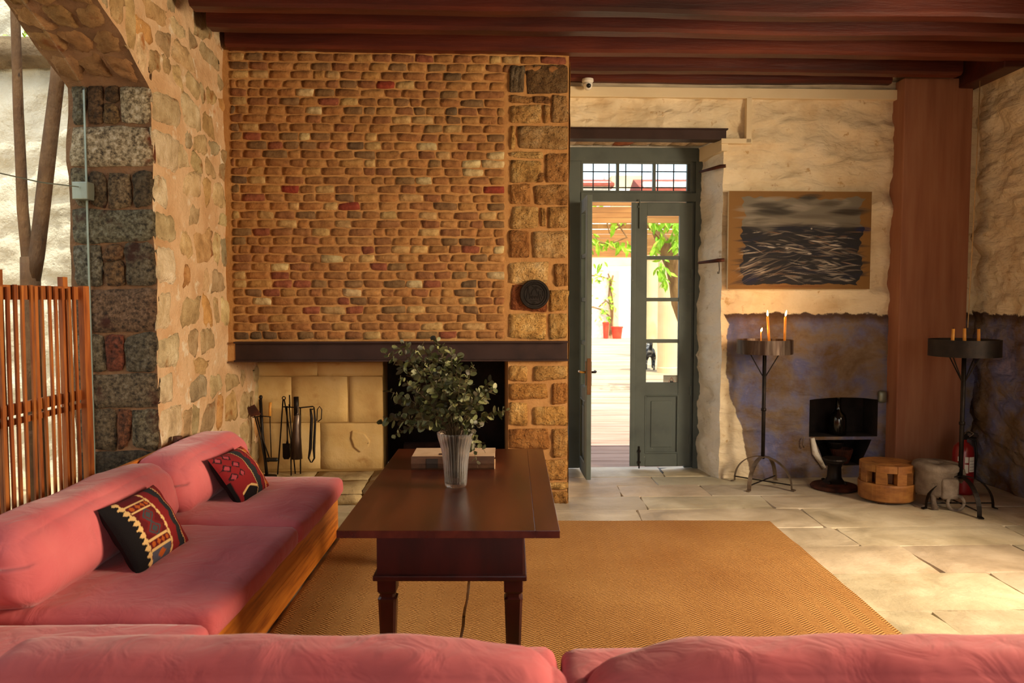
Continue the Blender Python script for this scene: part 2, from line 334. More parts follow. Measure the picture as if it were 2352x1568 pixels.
# herringbone sisal
def sisal():
    m, nt, bs = base_mat('herringbone_sisal'); L = nt.links.new
    tc = nt.nodes.new('ShaderNodeTexCoord'); nz = N(nt, 'ShaderNodeTexNoise', Scale=40.0, Detail=3.0); L(tc.outputs['Object'], nz.inputs['Vector'])
    sp = nt.nodes.new('ShaderNodeSeparateXYZ'); L(tc.outputs['Object'], sp.inputs[0])
    dx = math_(nt, 'ADD', sp.outputs['X'], math_(nt, 'MULTIPLY', math_(nt, 'SUBTRACT', nz.outputs['Fac'], .5), .012))
    tri = math_(nt, 'PINGPONG', dx, .055)
    ph = math_(nt, 'ADD', sp.outputs['Y'], math_(nt, 'MULTIPLY', tri, .75))
    ph = math_(nt, 'ADD', ph, math_(nt, 'MULTIPLY', math_(nt, 'SUBTRACT', nz.outputs['Fac'], .5), .010))
    wv = math_(nt, 'SINE', math_(nt, 'MULTIPLY', ph, 2*PI/.021))
    h = math_(nt, 'ADD', math_(nt, 'MULTIPLY', wv, .5), .5)
    n4 = N(nt, 'ShaderNodeTexNoise', Scale=1.3, Detail=3.0); L(tc.outputs['Object'], n4.inputs['Vector'])
    n5 = N(nt, 'ShaderNodeTexNoise', Scale=140.0, Detail=2.0); L(tc.outputs['Object'], n5.inputs['Vector'])
    f = math_(nt, 'ADD', math_(nt, 'MULTIPLY', h, .62), math_(nt, 'MULTIPLY', n5.outputs['Fac'], .38))
    rp = ramp(nt, [(.12, lin('#6b431d')), (.42, lin('#a8773f')), (.85, lin('#d2a264'))]); L(f, rp.inputs[0])
    rq = ramp(nt, [(.3, lin('#e2d6c8')), (.7, (1, 1, 1, 1))]); L(n4.outputs['Fac'], rq.inputs[0])
    L(mix_(nt, 1.0, rp.outputs[0], rq.outputs[0], 'MULTIPLY'), bs.inputs['Base Color'])
    bs.inputs['Roughness'].default_value = .9; bs.inputs['Specular IOR Level'].default_value = .2
    b = N(nt, 'ShaderNodeBump', Strength=.7, Distance=.006); L(f, b.inputs['Height']); L(b.outputs[0], bs.inputs['Normal'])
    return m
M['sisal'] = sisal()

# whitewashed rough wall with a worn blue dado; edge = list of (z, u) where the white plaster ends on the left (None: no edge)
def dado(name, edge, axis, z_top, wcol=('#d2b78e', '#e4d2b0', '#ebdcc0', '#c2a072')):
    m, nt, bs = base_mat(name); L = nt.links.new
    tc = nt.nodes.new('ShaderNodeTexCoord'); sp = nt.nodes.new('ShaderNodeSeparateXYZ'); L(tc.outputs['Object'], sp.inputs[0])
    vec = tc.outputs['Object']; Z = sp.outputs['Z']; U = sp.outputs[axis]
    def noise(sc, d=4.0, r=.6, di=0.): 
        n = N(nt, 'ShaderNodeTexNoise', Scale=sc, Detail=d, Roughness=r, Distortion=di); L(vec, n.inputs['Vector']); return n.outputs['Fac']
    def mrange(x, a, b):
        r = N(nt, 'ShaderNodeMapRange'); r.inputs[1].default_value = a; r.inputs[2].default_value = b; L(x, r.inputs[0]); return r.outputs[0]
    jag = math_(nt, 'MULTIPLY', math_(nt, 'SUBTRACT', noise(7, 6.), .5), .14)
    zz = math_(nt, 'ADD', Z, jag)
    low = mrange(zz, z_top+.006, z_top-.006)                     # 1 in the dado
    if edge:
        us = [e[1] for e in edge]; u0, u1 = min(us)-.01, max(us)+.01; zm = max(e[0] for e in edge)
        rp = ramp(nt, [(max(0, z/zm), ((u-u0)/(u1-u0),)*3) for z, u in edge]); L(math_(nt, 'DIVIDE', Z, zm), rp.inputs[0])
        ue = math_(nt, 'ADD', math_(nt, 'MULTIPLY', rp.outputs[0], 1), 0)
        # the ramp's colour is used as a plain value
        ue = math_(nt, 'ADD', math_(nt, 'MULTIPLY', ue, u1-u0), u0)
        d = math_(nt, 'SUBTRACT', math_(nt, 'ADD', U, math_(nt, 'MULTIPLY', jag, .5)), ue)
        low = math_(nt, 'MULTIPLY', low, mrange(d, -.005, .005))
    white = ramp(nt, [(.25, lin(wcol[0])), (.5, lin(wcol[1])), (.75, lin(wcol[2]))]); L(noise(3.2), white.inputs[0])
    wc = mix_(nt, mrange(noise(11, 6., .7), .60, .68), white.outputs[0], lin(wcol[3]))
    blue = ramp(nt, [(.30, lin('#66503a')), (.42, lin('#7f6c5a')), (.51, lin('#77707c')), (.60, lin('#65678c')), (.74, lin('#968a9c'))]); L(noise(2.4, 6., .62, .4), blue.inputs[0])
    bc = mix_(nt, mrange(noise(2.2, 7., .65), .46, .62), blue.outputs[0], lin('#6a533c'))
    bc = mix_(nt, mrange(noise(12, 6., .7), .70, .73), bc, lin('#9a866a'))
    band = math_(nt, 'MULTIPLY', mrange(zz, z_top-.10, z_top-.03), .85)
    bc = mix_(nt, band, bc, lin('#4c3524'))
    L(mix_(nt, low, wc, bc), bs.inputs['Base Color'])
    bs.inputs['Roughness'].default_value = .9; bs.inputs['Specular IOR Level'].default_value = .2
    mp = N(nt, 'ShaderNodeMapping'); mp.inputs['Scale'].default_value = (.8, .8, 1.7); L(tc.outputs['Object'], mp.inputs['Vector']); vec = mp.outputs[0]
    hgt = math_(nt, 'ADD', noise(4.2, 3., .5, .7), math_(nt, 'ADD', math_(nt, 'MULTIPLY', noise(11, 3., .5, .5), .4), math_(nt, 'MULTIPLY', noise(45, 3.), .05)))
    b = N(nt, 'ShaderNodeBump', Strength=.75, Distance=.055); L(hgt, b.inputs['Height'])
    b3 = N(nt, 'ShaderNodeBump', Strength=.8, Distance=.012); L(math_(nt, 'MULTIPLY', low, -1), b3.inputs['Height']); L(b.outputs[0], b3.inputs['Normal'])
    L(b3.outputs[0], bs.inputs['Normal'])
    return m

# ---- surface roughness shared by walls and the stones set into them
def rough(p, amp=.018, sc=3.0):
    p = Vector(p)
    return p + mn.noise_vector(p*sc)*amp + mn.noise_vector(p*sc*3.1)*(amp*.4)

def seg(*pts):                                             # seg(0, (1, .05), (3, .05)) -> stations with the given step
    out = [pts[0]]
    for e, st in pts[1:]:
        n = max(1, round(abs(e-out[-1])/st)); out += list(np.linspace(out[-1], e, n+1)[1:])
    return out

def piece(mb, a0, b0, a1, b1, to, proud=.012, depth=.02, rad=.012, na=4, nb=2, jit=.004, rel=.3, seed=0, ef=.45):
    """a worn block: rounded outline in the plane (a, b), a slightly domed uneven face and a skirt going back into the wall"""
    rnd = random.Random(seed); hx, hy = (a1-a0)/2, (b1-b0)/2; ca, cb = (a0+a1)/2, (b0+b1)/2
    r = min(rad, hx*.9, hy*.9); ix, iy = hx-r, hy-r; vs = []; idx = {}
    sk = [rnd.uniform(-1, 1)*jit for _ in range(8)]
    for i in range(na+1):
        for j in range(nb+1):
            s, t = 2*i/na-1, 2*j/nb-1; x, y = s*hx, t*hy
            dx, dy = abs(x)-ix, abs(y)-iy
            if dx > 0 and dy > 0:
                k = max(dx, dy)/math.hypot(dx, dy); x = math.copysign(ix+dx*k, x); y = math.copysign(iy+dy*k, y)
            x += sk[0]*t + sk[1]*s*t; y += sk[2]*s + sk[3]*s*t
            edge = (i in (0, na)) or (j in (0, nb))
            if edge: x += rnd.uniform(-1, 1)*jit*.6; y += rnd.uniform(-1, 1)*jit*.6
            h = proud*(ef if edge else 1) * (1 + rnd.uniform(-rel, rel))
            idx[i, j] = len(vs); vs.append(to(ca+x, cb+y, h))
    fs = [(idx[i, j], idx[i+1, j], idx[i+1, j+1], idx[i, j+1]) for i in range(na) for j in range(nb)]
    ring = [(i, 0) for i in range(na)] + [(na, j) for j in range(nb)] + [(i, nb) for i in range(na, 0, -1)] + [(0, j) for j in range(nb, 0, -1)]
    base = len(vs); vs += [None]*len(ring)
    for k, (i, j) in enumerate(ring):
        s, t = 2*i/na-1, 2*j/nb-1
        dx, dy = abs(s*hx)-ix, abs(t*hy)-iy; x, y = s*hx, t*hy
        if dx > 0 and dy > 0:
            kk = max(dx, dy)/math.hypot(dx, dy); x = math.copysign(ix+dx*kk, x); y = math.copysign(iy+dy*kk, y)
        vs[base+k] = to(ca+x*1.02, cb+y*1.02, -depth)
    n = len(ring)
    fs += [(idx[ring[k]], base+k, base+(k+1) % n, idx[ring[(k+1) % n]]) for k in range(n)]
    mb.add(vs, fs)

def vary(c, amt, rnd=random):
    c = lin(c) if isinstance(c, str) else c; k = 1+rnd.uniform(-amt, amt)
    return tuple(min(1, max(0, x*k*(1+rnd.uniform(-amt, amt)*.25))) for x in c[:3]) + (1,)

# ================================================================== the room shell
# ---- floor: flagstones over a bed
fl = MB(); fl.box(XO-.3, -3.6, -.25, XR+1.2, 7.72, -.022); floor = fl.build('floor', M['floor_base'])
tag(floor, 'pale grey flagstone floor of the room', 'floor', kind='structure')
rows = [2.0, 2.75, 3.45, 4.10, 4.68, 5.22, 5.66, 6.20, 6.62, 7.02, 7.36, 7.80]
rnd = random.Random(11)
for ri in range(len(rows)-1):
    y0, y1 = rows[ri], rows[ri+1]; x = -2.25 - rnd.uniform(0, .6)
    while x < XR:
        wd = rnd.uniform(.75, 1.55)
        x1 = x+wd
        if x1 > XR-.5: x1 = XR
        ya0 = y0+rnd.uniform(-.015, .015); hz = rnd.uniform(-.004, .004)
        xa = max(x, XL+.005)
        def to(a, b, h, hz=hz): return Vector((a, b+.04*a*.8, h-.012+hz*.5))
        if xa < XR-.1 and not (y1 > 7.4 and (xa > 2.2 or x1 < .3)):
            ye = y1
            if y0 > 6.3 and x1 < .42: x = x1; continue                # under the hearth
            mb = MB(); mb.col(vary('#f2ece0', .13, rnd))
            piece(mb, xa+.005, ya0+.004, min(x1, XR)-.005, ye-.005, to, proud=.012, depth=.02, rad=.02, na=6, nb=4, jit=.010, rel=.12, seed=rnd.random())
            mb.build('flagstone', M['slab'], floor, smooth=False)
        x = x1

# ---- ceiling and beams
cl = MB(); cl.box(-3.0, -9.6, 3.93, 5.2, 1.5, 4.15); ceiling = cl.build('ceiling', M['plank_c'], mtx=BM)
tag(ceiling, 'dark wooden ceiling boards carried on varnished beams', 'ceiling', kind='structure')
mb = MB()
for k in range(28):
    a = -3.0 + k*.29; mb = MB(); mb.box(a+.006, -4.5, 3.90, a+.284, 1.0, 3.93); mb.build('ceiling_board', M['plank_c'], ceiling)
zb = 3.645
def beam(wc, wd, hgt, u0, u1, seed, zb=zb):
    mb = MB(); A = list(np.linspace(u0, u1, 90)); pr = []
    c = .022                                                # worn corners
    prof = [(-wd/2, c), (-wd/2+c, 0), (0, 0), (wd/2-c, 0), (wd/2, c), (wd/2, hgt*.5), (wd/2, hgt), (-wd/2, hgt), (-wd/2, hgt*.5)]
    n = len(prof); vs = []; fs = []
    for i, a in enumerate(A):
        oy = mn.noise(Vector((a*.7, seed*7.3, 0)))*.014; oz = mn.noise(Vector((a*.8, seed*3.1, 5)))*.014
        for (y, z) in prof:
            q = mn.noise_vector(Vector((a*3, y*6+seed*9, z*6)))*.0045
            vs.append((a, wc+y+oy+q.y, zb+z+(oz if z < hgt else 0)+q.z))
    for i in range(len(A)-1):
        for k in range(n): fs.append((i*n+k, i*n+(k+1) % n, (i+1)*n+(k+1) % n, (i+1)*n+k))
    fs += [tuple(range(n))[::-1], tuple((len(A)-1)*n+k for k in range(n))]
    mb.add(vs, fs); mb.build('beam', M['beam'], ceiling, smooth=False)
# rear bottom edges of the beams as they line up in the picture
for i, (yy, wd, u0, u1) in enumerate([(43, .155, -2.20, 4.7), (86, .155, -2.22, 4.7), (130, .15, -2.24, 4.5), (170, .14, .47, 3.95), (193, .13, .47, 3.50)]):
    d = ray(1310, yy); t = (zb-HC)/d.z; p = BI @ (C0+d*t)
    beam(p.y-wd/2-(.0 if i < 3 else 0), wd, .26, u0, u1, i+1)
BEAM_W = []

# ---- left wall: rubble with a segmental arch over an open bay
RISE, YN, ZS = .60, 1.1, 3.02
half = (YJ-YN)/2; YC = (YJ+YN)/2; R = (half*half+RISE*RISE)/(2*RISE)
def arch(y): 
    d = y-YC
    return ZS+RISE-R+math.sqrt(max(0, R*R-d*d))
wl = MB()
Yb = seg(YJ, (7.75, .05)); Zb = seg(-.05, (4.1, .05))
fL = lambda y, z: rough((XL, y, z))
wl.grid(fL, Yb, Zb)
Ya = seg(YN, (YJ, .05))
wl.grid(lambda y, t: rough((XL, y, arch(y)+(4.1-arch(y))*t)), Ya, seg(0, (1, .09)))                 # spandrel above the arch
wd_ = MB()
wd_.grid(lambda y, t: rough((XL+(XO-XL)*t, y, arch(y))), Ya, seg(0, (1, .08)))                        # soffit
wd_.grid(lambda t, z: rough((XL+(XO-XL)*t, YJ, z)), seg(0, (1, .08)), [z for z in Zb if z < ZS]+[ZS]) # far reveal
wl.grid(lambda t, z: rough((XL+(XO-XL)*t, YN, z)), seg(0, (1, .2)), seg(0, (ZS, .2)))                # near reveal
wl.grid(lambda y, z: rough((XL, y, z)), seg(-3.6, (YN, .3)), seg(0, (4.1, .3)))
wl.grid(lambda y, z: rough((XO, y, z)), seg(-3.6, (YN, .3)), seg(0, (4.1, .3)))
wl.grid(lambda y, z: rough((XO, y, z)), seg(YJ, (7.8, .1)), Zb[::2])
wl.grid(lambda y, t: rough((XO, y, arch(y)+(4.1-arch(y))*t)), Ya, seg(0, (1, .2)))
wall_left = wl.build('wall_left', M['plaster_l'], smooth=True, fixn=False)
tag(wall_left, 'rubble stone wall in earth plaster, cut by a wide arch behind the sofa', 'wall', kind='structure')
wd_.build('reveal', M['reveal'], wall_left, smooth=True, fixn=False)
# ashlar blocks of the reveal (they face the camera)
def toR(a, b, h): return rough((a, YJ-h, b), .012)
REV = [(205,152,290,190,'#6b5034'),(292,150,352,188,'#6b5034'),(167,195,198,286,'#8b8878'),(203,197,238,284,'#7c6246'),(241,240,274,284,'#8c7350'),(243,197,274,236,'#6a5238'),(279,200,361,283,'#e8ddc8'),
 (168,291,362,382,'#ded2be'),(169,388,203,476,'#8f8a78'),(207,395,243,474,'#7b6c57'),(249,398,302,476,'#97836a'),(308,393,361,475,'#6f6350'),(170,481,361,556,'#86857a'),
 (173,563,236,656,'#8a8a80'),(241,600,287,655,'#8d6f4e'),(241,562,286,596,'#8a6a4c'),(291,560,362,656,'#7f7667'),(176,665,362,762,'#8d7460'),(178,768,242,850,'#8a8272'),(246,768,285,850,'#8a4c36'),
 (289,768,363,853,'#7d7668'),(180,859,365,935,'#8b7d6a'),(182,940,270,1028,'#7d6f5c'),(273,940,301,1028,'#86563a'),(305,939,369,1030,'#8a8272'),(184,1036,372,1098,'#5c5346'),(188,1102,372,1180,'#564b3e')]
for i, (x0, y0, x1, y1, c) in enumerate(REV):
    p = gy((x0), (y1), YJ); q = gy(x1, y0, YJ)
    a0, a1 = max(p.x, XO), min(q.x, XL-.002)
    mb = MB(); mb.col(vary(c, .06)); big = (x1-x0) > 90
    piece(mb, a0+.001, p.z-.002, a1, q.z+.002, toR, proud=.022, depth=.03, rad=.03, na=8 if big else 5, nb=5, jit=.010, rel=.3, seed=i)
    mb.build('stone_block', M['ashlar'], wall_left, smooth=True)
# rubble showing through the plaster on the room face, with larger quoins at the arch corner
def toL(a, b, h): return rough((XL+h, a, b))
rnd = random.Random(5); zq = .05; k = 0
STC = ['#e2cda6', '#d6bf98', '#cfb48a', '#ecdcbc', '#c2b090', '#d8b888', '#c8b290', '#d8a870', '#b8aa90']
QZ = [(1098,1036),(1030,939),(935,860),(853,768),(762,665),(656,560),(556,481),(475,393),(382,292),(283,200)]
for (yb, yt) in QZ:
    z0, z1 = gx(362, yb, XL).z, gx(362, yt, XL).z
    wd = rnd.choice([.22, .30, .42, .34])
    mb = MB(); mb.col(vary(rnd.choice(['#e4d8be', '#d6c6a6', '#ece2cc']), .08, rnd))
    piece(mb, YJ+.004, z0+.01, YJ+wd, z1-.01, toL, .010, .02, .03, 6, 5, .014, .4, rnd.random(), -.2); mb.build('stone', M['rubble'], wall_left, smooth=True)
z = .06
while z < 3.75:
    hrow = rnd.uniform(.14, .30); y = YJ + rnd.uniform(.35, .5) if z < 3.0 else YJ - .75 + rnd.uniform(0, .2)
    while y < 7.05:
        wd = rnd.uniform(.12, .42); hh = hrow*rnd.uniform(.65, 1.0)
        zc = z + rnd.uniform(0, hrow-hh); inarch = y < YJ+.02 and zc < arch(min(y, YJ))+.09
        if y > 6.22 and zc > .98: break
        if rnd.random() < .86 and not inarch:
            mb = MB(); mb.col(vary(rnd.choice(STC), .15, rnd))
            piece(mb, y, zc, y+wd*rnd.uniform(.82, 1.0), zc+hh, toL, rnd.uniform(.006, .012), .02, .045, 5, 5, .026, .5, rnd.random(), -.25)
            mb.build('stone', M['rubble'], wall_left, smooth=True)
        y += wd
    z += hrow
# voussoirs of the arch seen from the room
for i in range(7):
    t0 = YJ-.03-i*.155; t1 = t0-.14
    mb = MB(); mb.col(vary(rnd.choice(STC), .12, rnd))
    def toA(a, b, h): return rough((XL+h, a, arch(min(a, YJ))+b))
    piece(mb, t1, .015, t0, .30+.05*(i % 2), toA, .010, .03, .05, 5, 6, .024, .5, i, -.2); mb.build('stone', M['rubble'], wall_left, smooth=True)
for i in range(7):
    for j in range(3):
        t0 = YJ-.06-i*.17
        mb = MB(); mb.col(vary('#a07c56', .15, rnd))
        def toS(a, b, h): return rough((b, a, arch(min(a, YJ))-h))
        piece(mb, t0-.155, XL-.02-(j+1)*.17, t0, XL-.03-j*.17, toS, .018, .03, .05, 5, 5, .030, .6, i*9+j, -.2); mb.build('stone', M['rubble'], wall_left, smooth=True)

# ---- chimney breast
wf = MB(); U0 = BI @ Vector((XL-.05, 6.3, 0)); U0 = U0.x
LZ0, LZ1 = bw(900, 829, 0)[1], bw(900, 783, 0)[1]
UP0 = bw(1167, 900, 0)[0]; UP1 = bw(1304, 900, 0)[0]
UC = bw(880, 950, .70)[0]                                          # right end of the cream wall
HZ = .14
wf.box(U0, 0, LZ0, UP1, WW+.3, 3.95)                               # breast above the lintel
wf.box(UP0, 0, 0, UP1, WW+.3, LZ0)                                 # pier
wall_f = wf.build('brick_wall', M['mortar'], mtx=BM)
tag(wall_f, 'brick chimney breast with a stone pier at its right side', 'wall', kind='structure')
def toB(a, b, h): return Vector((a, -h, b))
BC = [('#a87746', 34), ('#a07143', 30), ('#b08450', 22), ('#966640', 16), ('#93553c', 6), ('#c19f6b', 12), ('#6e573e', 3), ('#8a6b47', 12), ('#d0bc8f', 4), ('#963e2a', 2)]
BCW = [c for c, k in BC for _ in range(k)]
rnd = random.Random(3); cand = []
ub0 = bw(532, 500, 0)[0]; ub1 = bw(1160, 500, 0)[0]
ZTOP, ZBOT = bw(900, 124, 0)[1], LZ1+.012
nrow = 33; rp = (ZTOP-ZBOT)/nrow
for r_ in range(nrow+2):
    z0 = ZBOT+r_*rp; x = ub0 - rnd.uniform(0, .09); xe = ub1 if r_ < nrow-2 else UP1-.02
    while x < xe-.03:
        wd = rnd.choice([.10, .13, .145, .15, .155, .165, .19]) * rnd.uniform(.92, 1.08)
        x1 = x+wd
        if xe-x1 < .06: x1 = xe
        dz = mn.noise(Vector((x*.9, r_*1.7, 2)))*.007
        g = .0055
        if x1 > ub0+.03: cand.append((max(x, ub0)+g, z0+g+dz, x1-g, z0+rp-g+dz, rnd.choice(BCW), rnd.random(), r_))
        x = x1
cand.sort(key=lambda c: -(c[2]-c[0])*(c[3]-c[1]))
rest = MB()
for i, (a0, b0, a1, b1, c, sd, r_) in enumerate(cand):
    mb = MB() if i < 300 else rest
    rr = random.Random(sd); mb.col(vary(c, .14, rr))
    piece(mb, a0, b0, a1, b1, toB, rr.uniform(.005, .014), .01, .012, 4, 2, .0045, .25, sd)
    if i < 300: mb.build('brick', M['brick'], wall_f, smooth=True)
o = rest.build('bricks', M['brick'], wall_f, smooth=True); o['kind'] = 'stuff'
PS = [(1170,152,1204,212,'#6f6252'),(1209,150,1304,214,'#6e5638'),(1172,222,1221,237,'#a07a4c'),(1224,222,1262,237,'#83603a'),(1267,220,1304,281,'#a8865a'),(1172,242,1243,283,'#c09c66'),(1248,241,1262,283,'#b18a54'),
 (1173,289,1183,343,'#c6a266'),(1190,290,1304,342,'#a98a60'),(1172,349,1247,363,'#cdb17c'),(1172,369,1243,418,'#bc9a64'),(1253,353,1304,418,'#a97f4e'),(1232,396,1250,418,'#9a7242'),(1172,423,1218,469,'#b08450'),
 (1227,425,1304,470,'#a88150'),(1174,475,1236,524,'#c5a26c'),(1242,478,1254,520,'#a8834e'),(1259,475,1304,523,'#b18c58'),(1170,530,1215,591,'#a0703e'),(1224,531,1304,592,'#bb996a'),(1169,602,1259,650,'#d0b07c'),
 (1273,606,1304,657,'#a87c48'),(1174,654,1256,714,'#8a4f2a'),(1262,666,1304,713,'#bd9458'),(1169,720,1254,777,'#cfaa6a'),(1261,720,1303,777,'#be9a60'),(1169,840,1211,874,'#c79e60'),(1226,840,1303,872,'#c39c62'),
 (1169,880,1256,916,'#b98a4c'),(1268,880,1303,927,'#b07e44'),(1169,924,1211,976,'#cba464'),(1224,933,1301,976,'#c79e5e'),(1169,984,1260,1030,'#a8763e'),(1268,984,1303,1049,'#c0965a'),(1240,1055,1303,1102,'#b88c50'),(1169,1036,1233,1102,'#b08448'),
 (1166,1108,1304,1124,'#c8a468'),(1262,1128,1304,1158,'#b28a50'),(1200,1128,1257,1158,'#a07a44')]
for i, (x0, y0, x1, y1, c) in enumerate(PS):
    a0, b0 = bw(x0, y1, 0); a1, b1 = bw(x1, y0, 0); mb = MB(); mb.col(tuple(min(1, v*1.22) for v in vary(c, .06)[:3])+(1,)); big = (x1-x0) > 30
    pl = y0 > 1105
    piece(mb, a0, b0, a1, b1, toB, .035 if pl else (.022 if c not in ('#8a4f2a', '#6e5638') else .010), .01, .016, 8 if big else 4, 5, .007, .45, i)
    mb.build('stone', M['pier'], wall_f, smooth=True)
# pale strip of render along the breast's right edge is the side plaster
mb = MB(); mb.grid(lambda a, z: rough((UP1+.012, a, z), .010), seg(.03, (WW, .1)), seg(0, (3.6, .1))); mb.build('side_plaster', M['trimw'], wall_f, smooth=True)
# steel lintel: a channel with two flanges
mb = MB(); ul = bw(541, 805, 0)[0]
mb.box(ul, -.005, LZ0+.012, UP1-.004, .20, LZ1-.012); mb.build('lintel_web', M['steel'], wall_f)
for zc in (LZ1-.008, LZ0+.006):
    mb = MB(); mb.box(ul, -.055, zc-.007, UP1-.002, .2, zc+.007); mb.build('lintel_flange', M['steel'], wall_f, bevel=.002)
# niche with cream blocks, hearth and firebox
WC = .70
fb = MB()
M['joint'] = pm('block_joint', ['#94733f', '#a78650'], 6, .9, [(40, .3, .004)])
fb.box(U0, WC+.006, 0, UC, WC+.35, LZ0+.3)                           # wall behind the cream blocks
fb.box(U0, .01, 0, UP1, WC+.35, HZ-.03)                            # hearth bed
niche = fb.build('niche_wall', M['joint'], mtx=BM)
tag(niche, 'cream block wall and raised hearth under the steel lintel', 'wall', kind='structure')
def toC(a, b, h): return Vector((a, WC-h+.004, b))
CB = [(570,833,728,863),(730,833,878,863),(570,865,668,969),(672,865,797,969),(803,865,878,969),(570,972,734,1077),(738,972,878,1077)]
for i, (x0, y0, x1, y1) in enumerate(CB):
    a0, b0 = bw(x0, y1, WC); a1, b1 = bw(x1, y0, WC); mb = MB(); mb.col((1, 1, 1, 1))
    piece(mb, a0, b0, a1, b1, toC, .006, .006, .01, 6, 4, .004, .2, i); mb.build('stone_block', M['cream'], niche, smooth=True)
mb = MB(); c = bw(829, 1013, WC)                                    # shield-shaped boss in the lower block
poly = [(-.075, .10), (.03, .075), (.085, .0), (.07, -.05), (0, -.10), (-.06, -.05), (-.085, .03)]
mb.prism([(c[0]+x, c[1]+z) for x, z in poly], WC-.018, WC+.01); mb.build('carved_boss', M['cream'], niche, bevel=.010)
rnd = random.Random(8); x = U0
for wd in (.62, .5, .64, .55, .5):
    mb = MB(); mb.col((1, 1, 1, 1)); x1 = min(x+wd, UP0-.005)
    def toH(a, b, h): return Vector((a, b, HZ-.022+h))
    piece(mb, x+.004, -.03, x1-.004, .34, toH, .022, .02, .02, 6, 3, .008, .25, x); mb.build('hearth_slab', M['hearth'], niche, smooth=True)
    mb = MB(); piece(mb, x+.004, .348, x1-.004, WC if x1 < UC+.3 else 1.05, toH, .022, .02, .02, 5, 3, .006, .2, x+9); mb.build('hearth_slab', M['hearth'], niche, smooth=True)
    mb = MB(); piece(mb, x+.01, .005, x1-.01, HZ-.03, lambda a, b, h: Vector((a, -h, b)), .028, .02, .03, 6, 3, .008, .4, x+5); mb.col((1,1,1,1)); mb.build('stone', M['hearth'], niche, smooth=True)
    x = x1
fx = MB()
fx.box(UC-.02, 1.12, HZ-.02, UP0+.05, 1.2, LZ0+.9); fx.box(UC-.06, WC+.02, HZ, UC, 1.2, LZ0+.9); fx.box(UP0, .85, HZ, UP0+.1, 1.2, LZ0+.9)
fx.box(U0, .24, LZ0+.02, UP0, 1.2, LZ0+.10)  # dark lid put in where the chimney is open and unlit
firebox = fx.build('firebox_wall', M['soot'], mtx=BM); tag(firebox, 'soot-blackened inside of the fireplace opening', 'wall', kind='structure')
# iron fire grate and two charred logs
g = thing('fire_grate', 'dark iron log grate inside the fireplace opening', 'grate', mtx=BM @ Matrix.Translation((-.62, .78, HZ)))
for dx in (-.32, -.16, 0, .16, .32):
    mb = MB(); mb.tube([(dx, -.2, .16), (dx, -.17, .10), (dx, .2, .10)], .010, 6); mb.build('bar', M['rust'], g)
for dy in (-.15, .15):
    mb = MB(); mb.tube([(-.36, dy, .09), (.36, dy, .09)], .010, 6); mb.build('rail', M['rust'], g)
    for dx in (-.32, .32):
        mb = MB(); mb.tube([(dx, dy, 0), (dx, dy, .09)], .010, 6); mb.build('leg', M['rust'], g)
for nm, p0, p1, lb in [('log', (-.34, .02, .17), (.22, -.03, .19), 'charred log lying on the grate, nearer the pale block wall'), ('log', (-.05, .1, .17), (.36, -.10, .26), 'charred log tilted across the grate, beside the stone pier')]:
    mb = MB(); P0, P1 = Vector(p0), Vector(p1); mb.tube([P0.lerp(P1, t/6)+mn.noise_vector(P0*9+Vector((t, 0, 0)))*.008 for t in range(7)], .055, 10)
    tag(mb.build(nm, M['logs'], smooth=True, mtx=BM @ Matrix.Translation((-.62, .78, HZ))), lb, 'log', 'logs in the fireplace')
# cast medallion on the pier
pc = bw(1228, 676, -.03); R_ = abs(bw(1262, 676, -.03)[0]-pc[0])
pq = MB(); pq.lathe([(0, 0), (R_, 0), (R_, .012), (R_*.95, .018), (R_*.86, .018), (R_*.84, .010), (R_*.72, .010), (R_*.70, .015), (R_*.67, .010), (0, .010)], 48)
pl = pq.build('medallion', M['plaque'], smooth=False, mtx=BM @ Matrix.Translation((pc[0], -.026, pc[1])) @ Matrix.Rotation(PI/2, 4, 'X'))
tag(pl, 'round dark cast-iron relief medallion fixed to the stone pier', 'medallion')
def rel(pts, r=.0035):
    mb = MB(); mb.tube([(x*R_, y*R_, .0115) for x, y in pts], r, 6); mb.build('relief', M['plaque'], pl)
rel([(-.55, -.30), (-.50, .0), (-.43, .50), (-.36, .1), (-.30, -.18)]); rel([(-.43, .52), (-.25, .66), (-.05, .50), (.15, .40)])
rel([(-.22, .0), (-.15, .25), (0, .42), (.14, .25), (.2, .05)]); rel([(.05, .55), (.30, .42), (.5, .3)]); rel([(.28, .22), (.30, 0), (.36, -.3), (.42, -.45)])
rel([(.55, .25), (.57, .05), (.60, -.12)]); rel([(.42, 0), (.45, -.12), (.52, -.3)])
for k in range(4): rel([(-.32+.17*k, -.30), (-.27+.17*k, -.08), (-.20+.17*k, -.2)])
rel([(-.3, -.40), (-.1, -.44), (.1, -.40), (.25, -.44)]); rel([(-.18, -.62), (0, -.66), (.18, -.62)]); rel([(-.15, -.52), (-.15, -.60)]); rel([(-.05, -.52), (0, -.6), (.05, -.52)])
for k in range(22):
    a = PI*(.12+.76*k/21); rel([(.76*math.cos(a), .76*math.sin(a)), (.82*math.cos(a+.02), .82*math.sin(a+.02))], .0025)

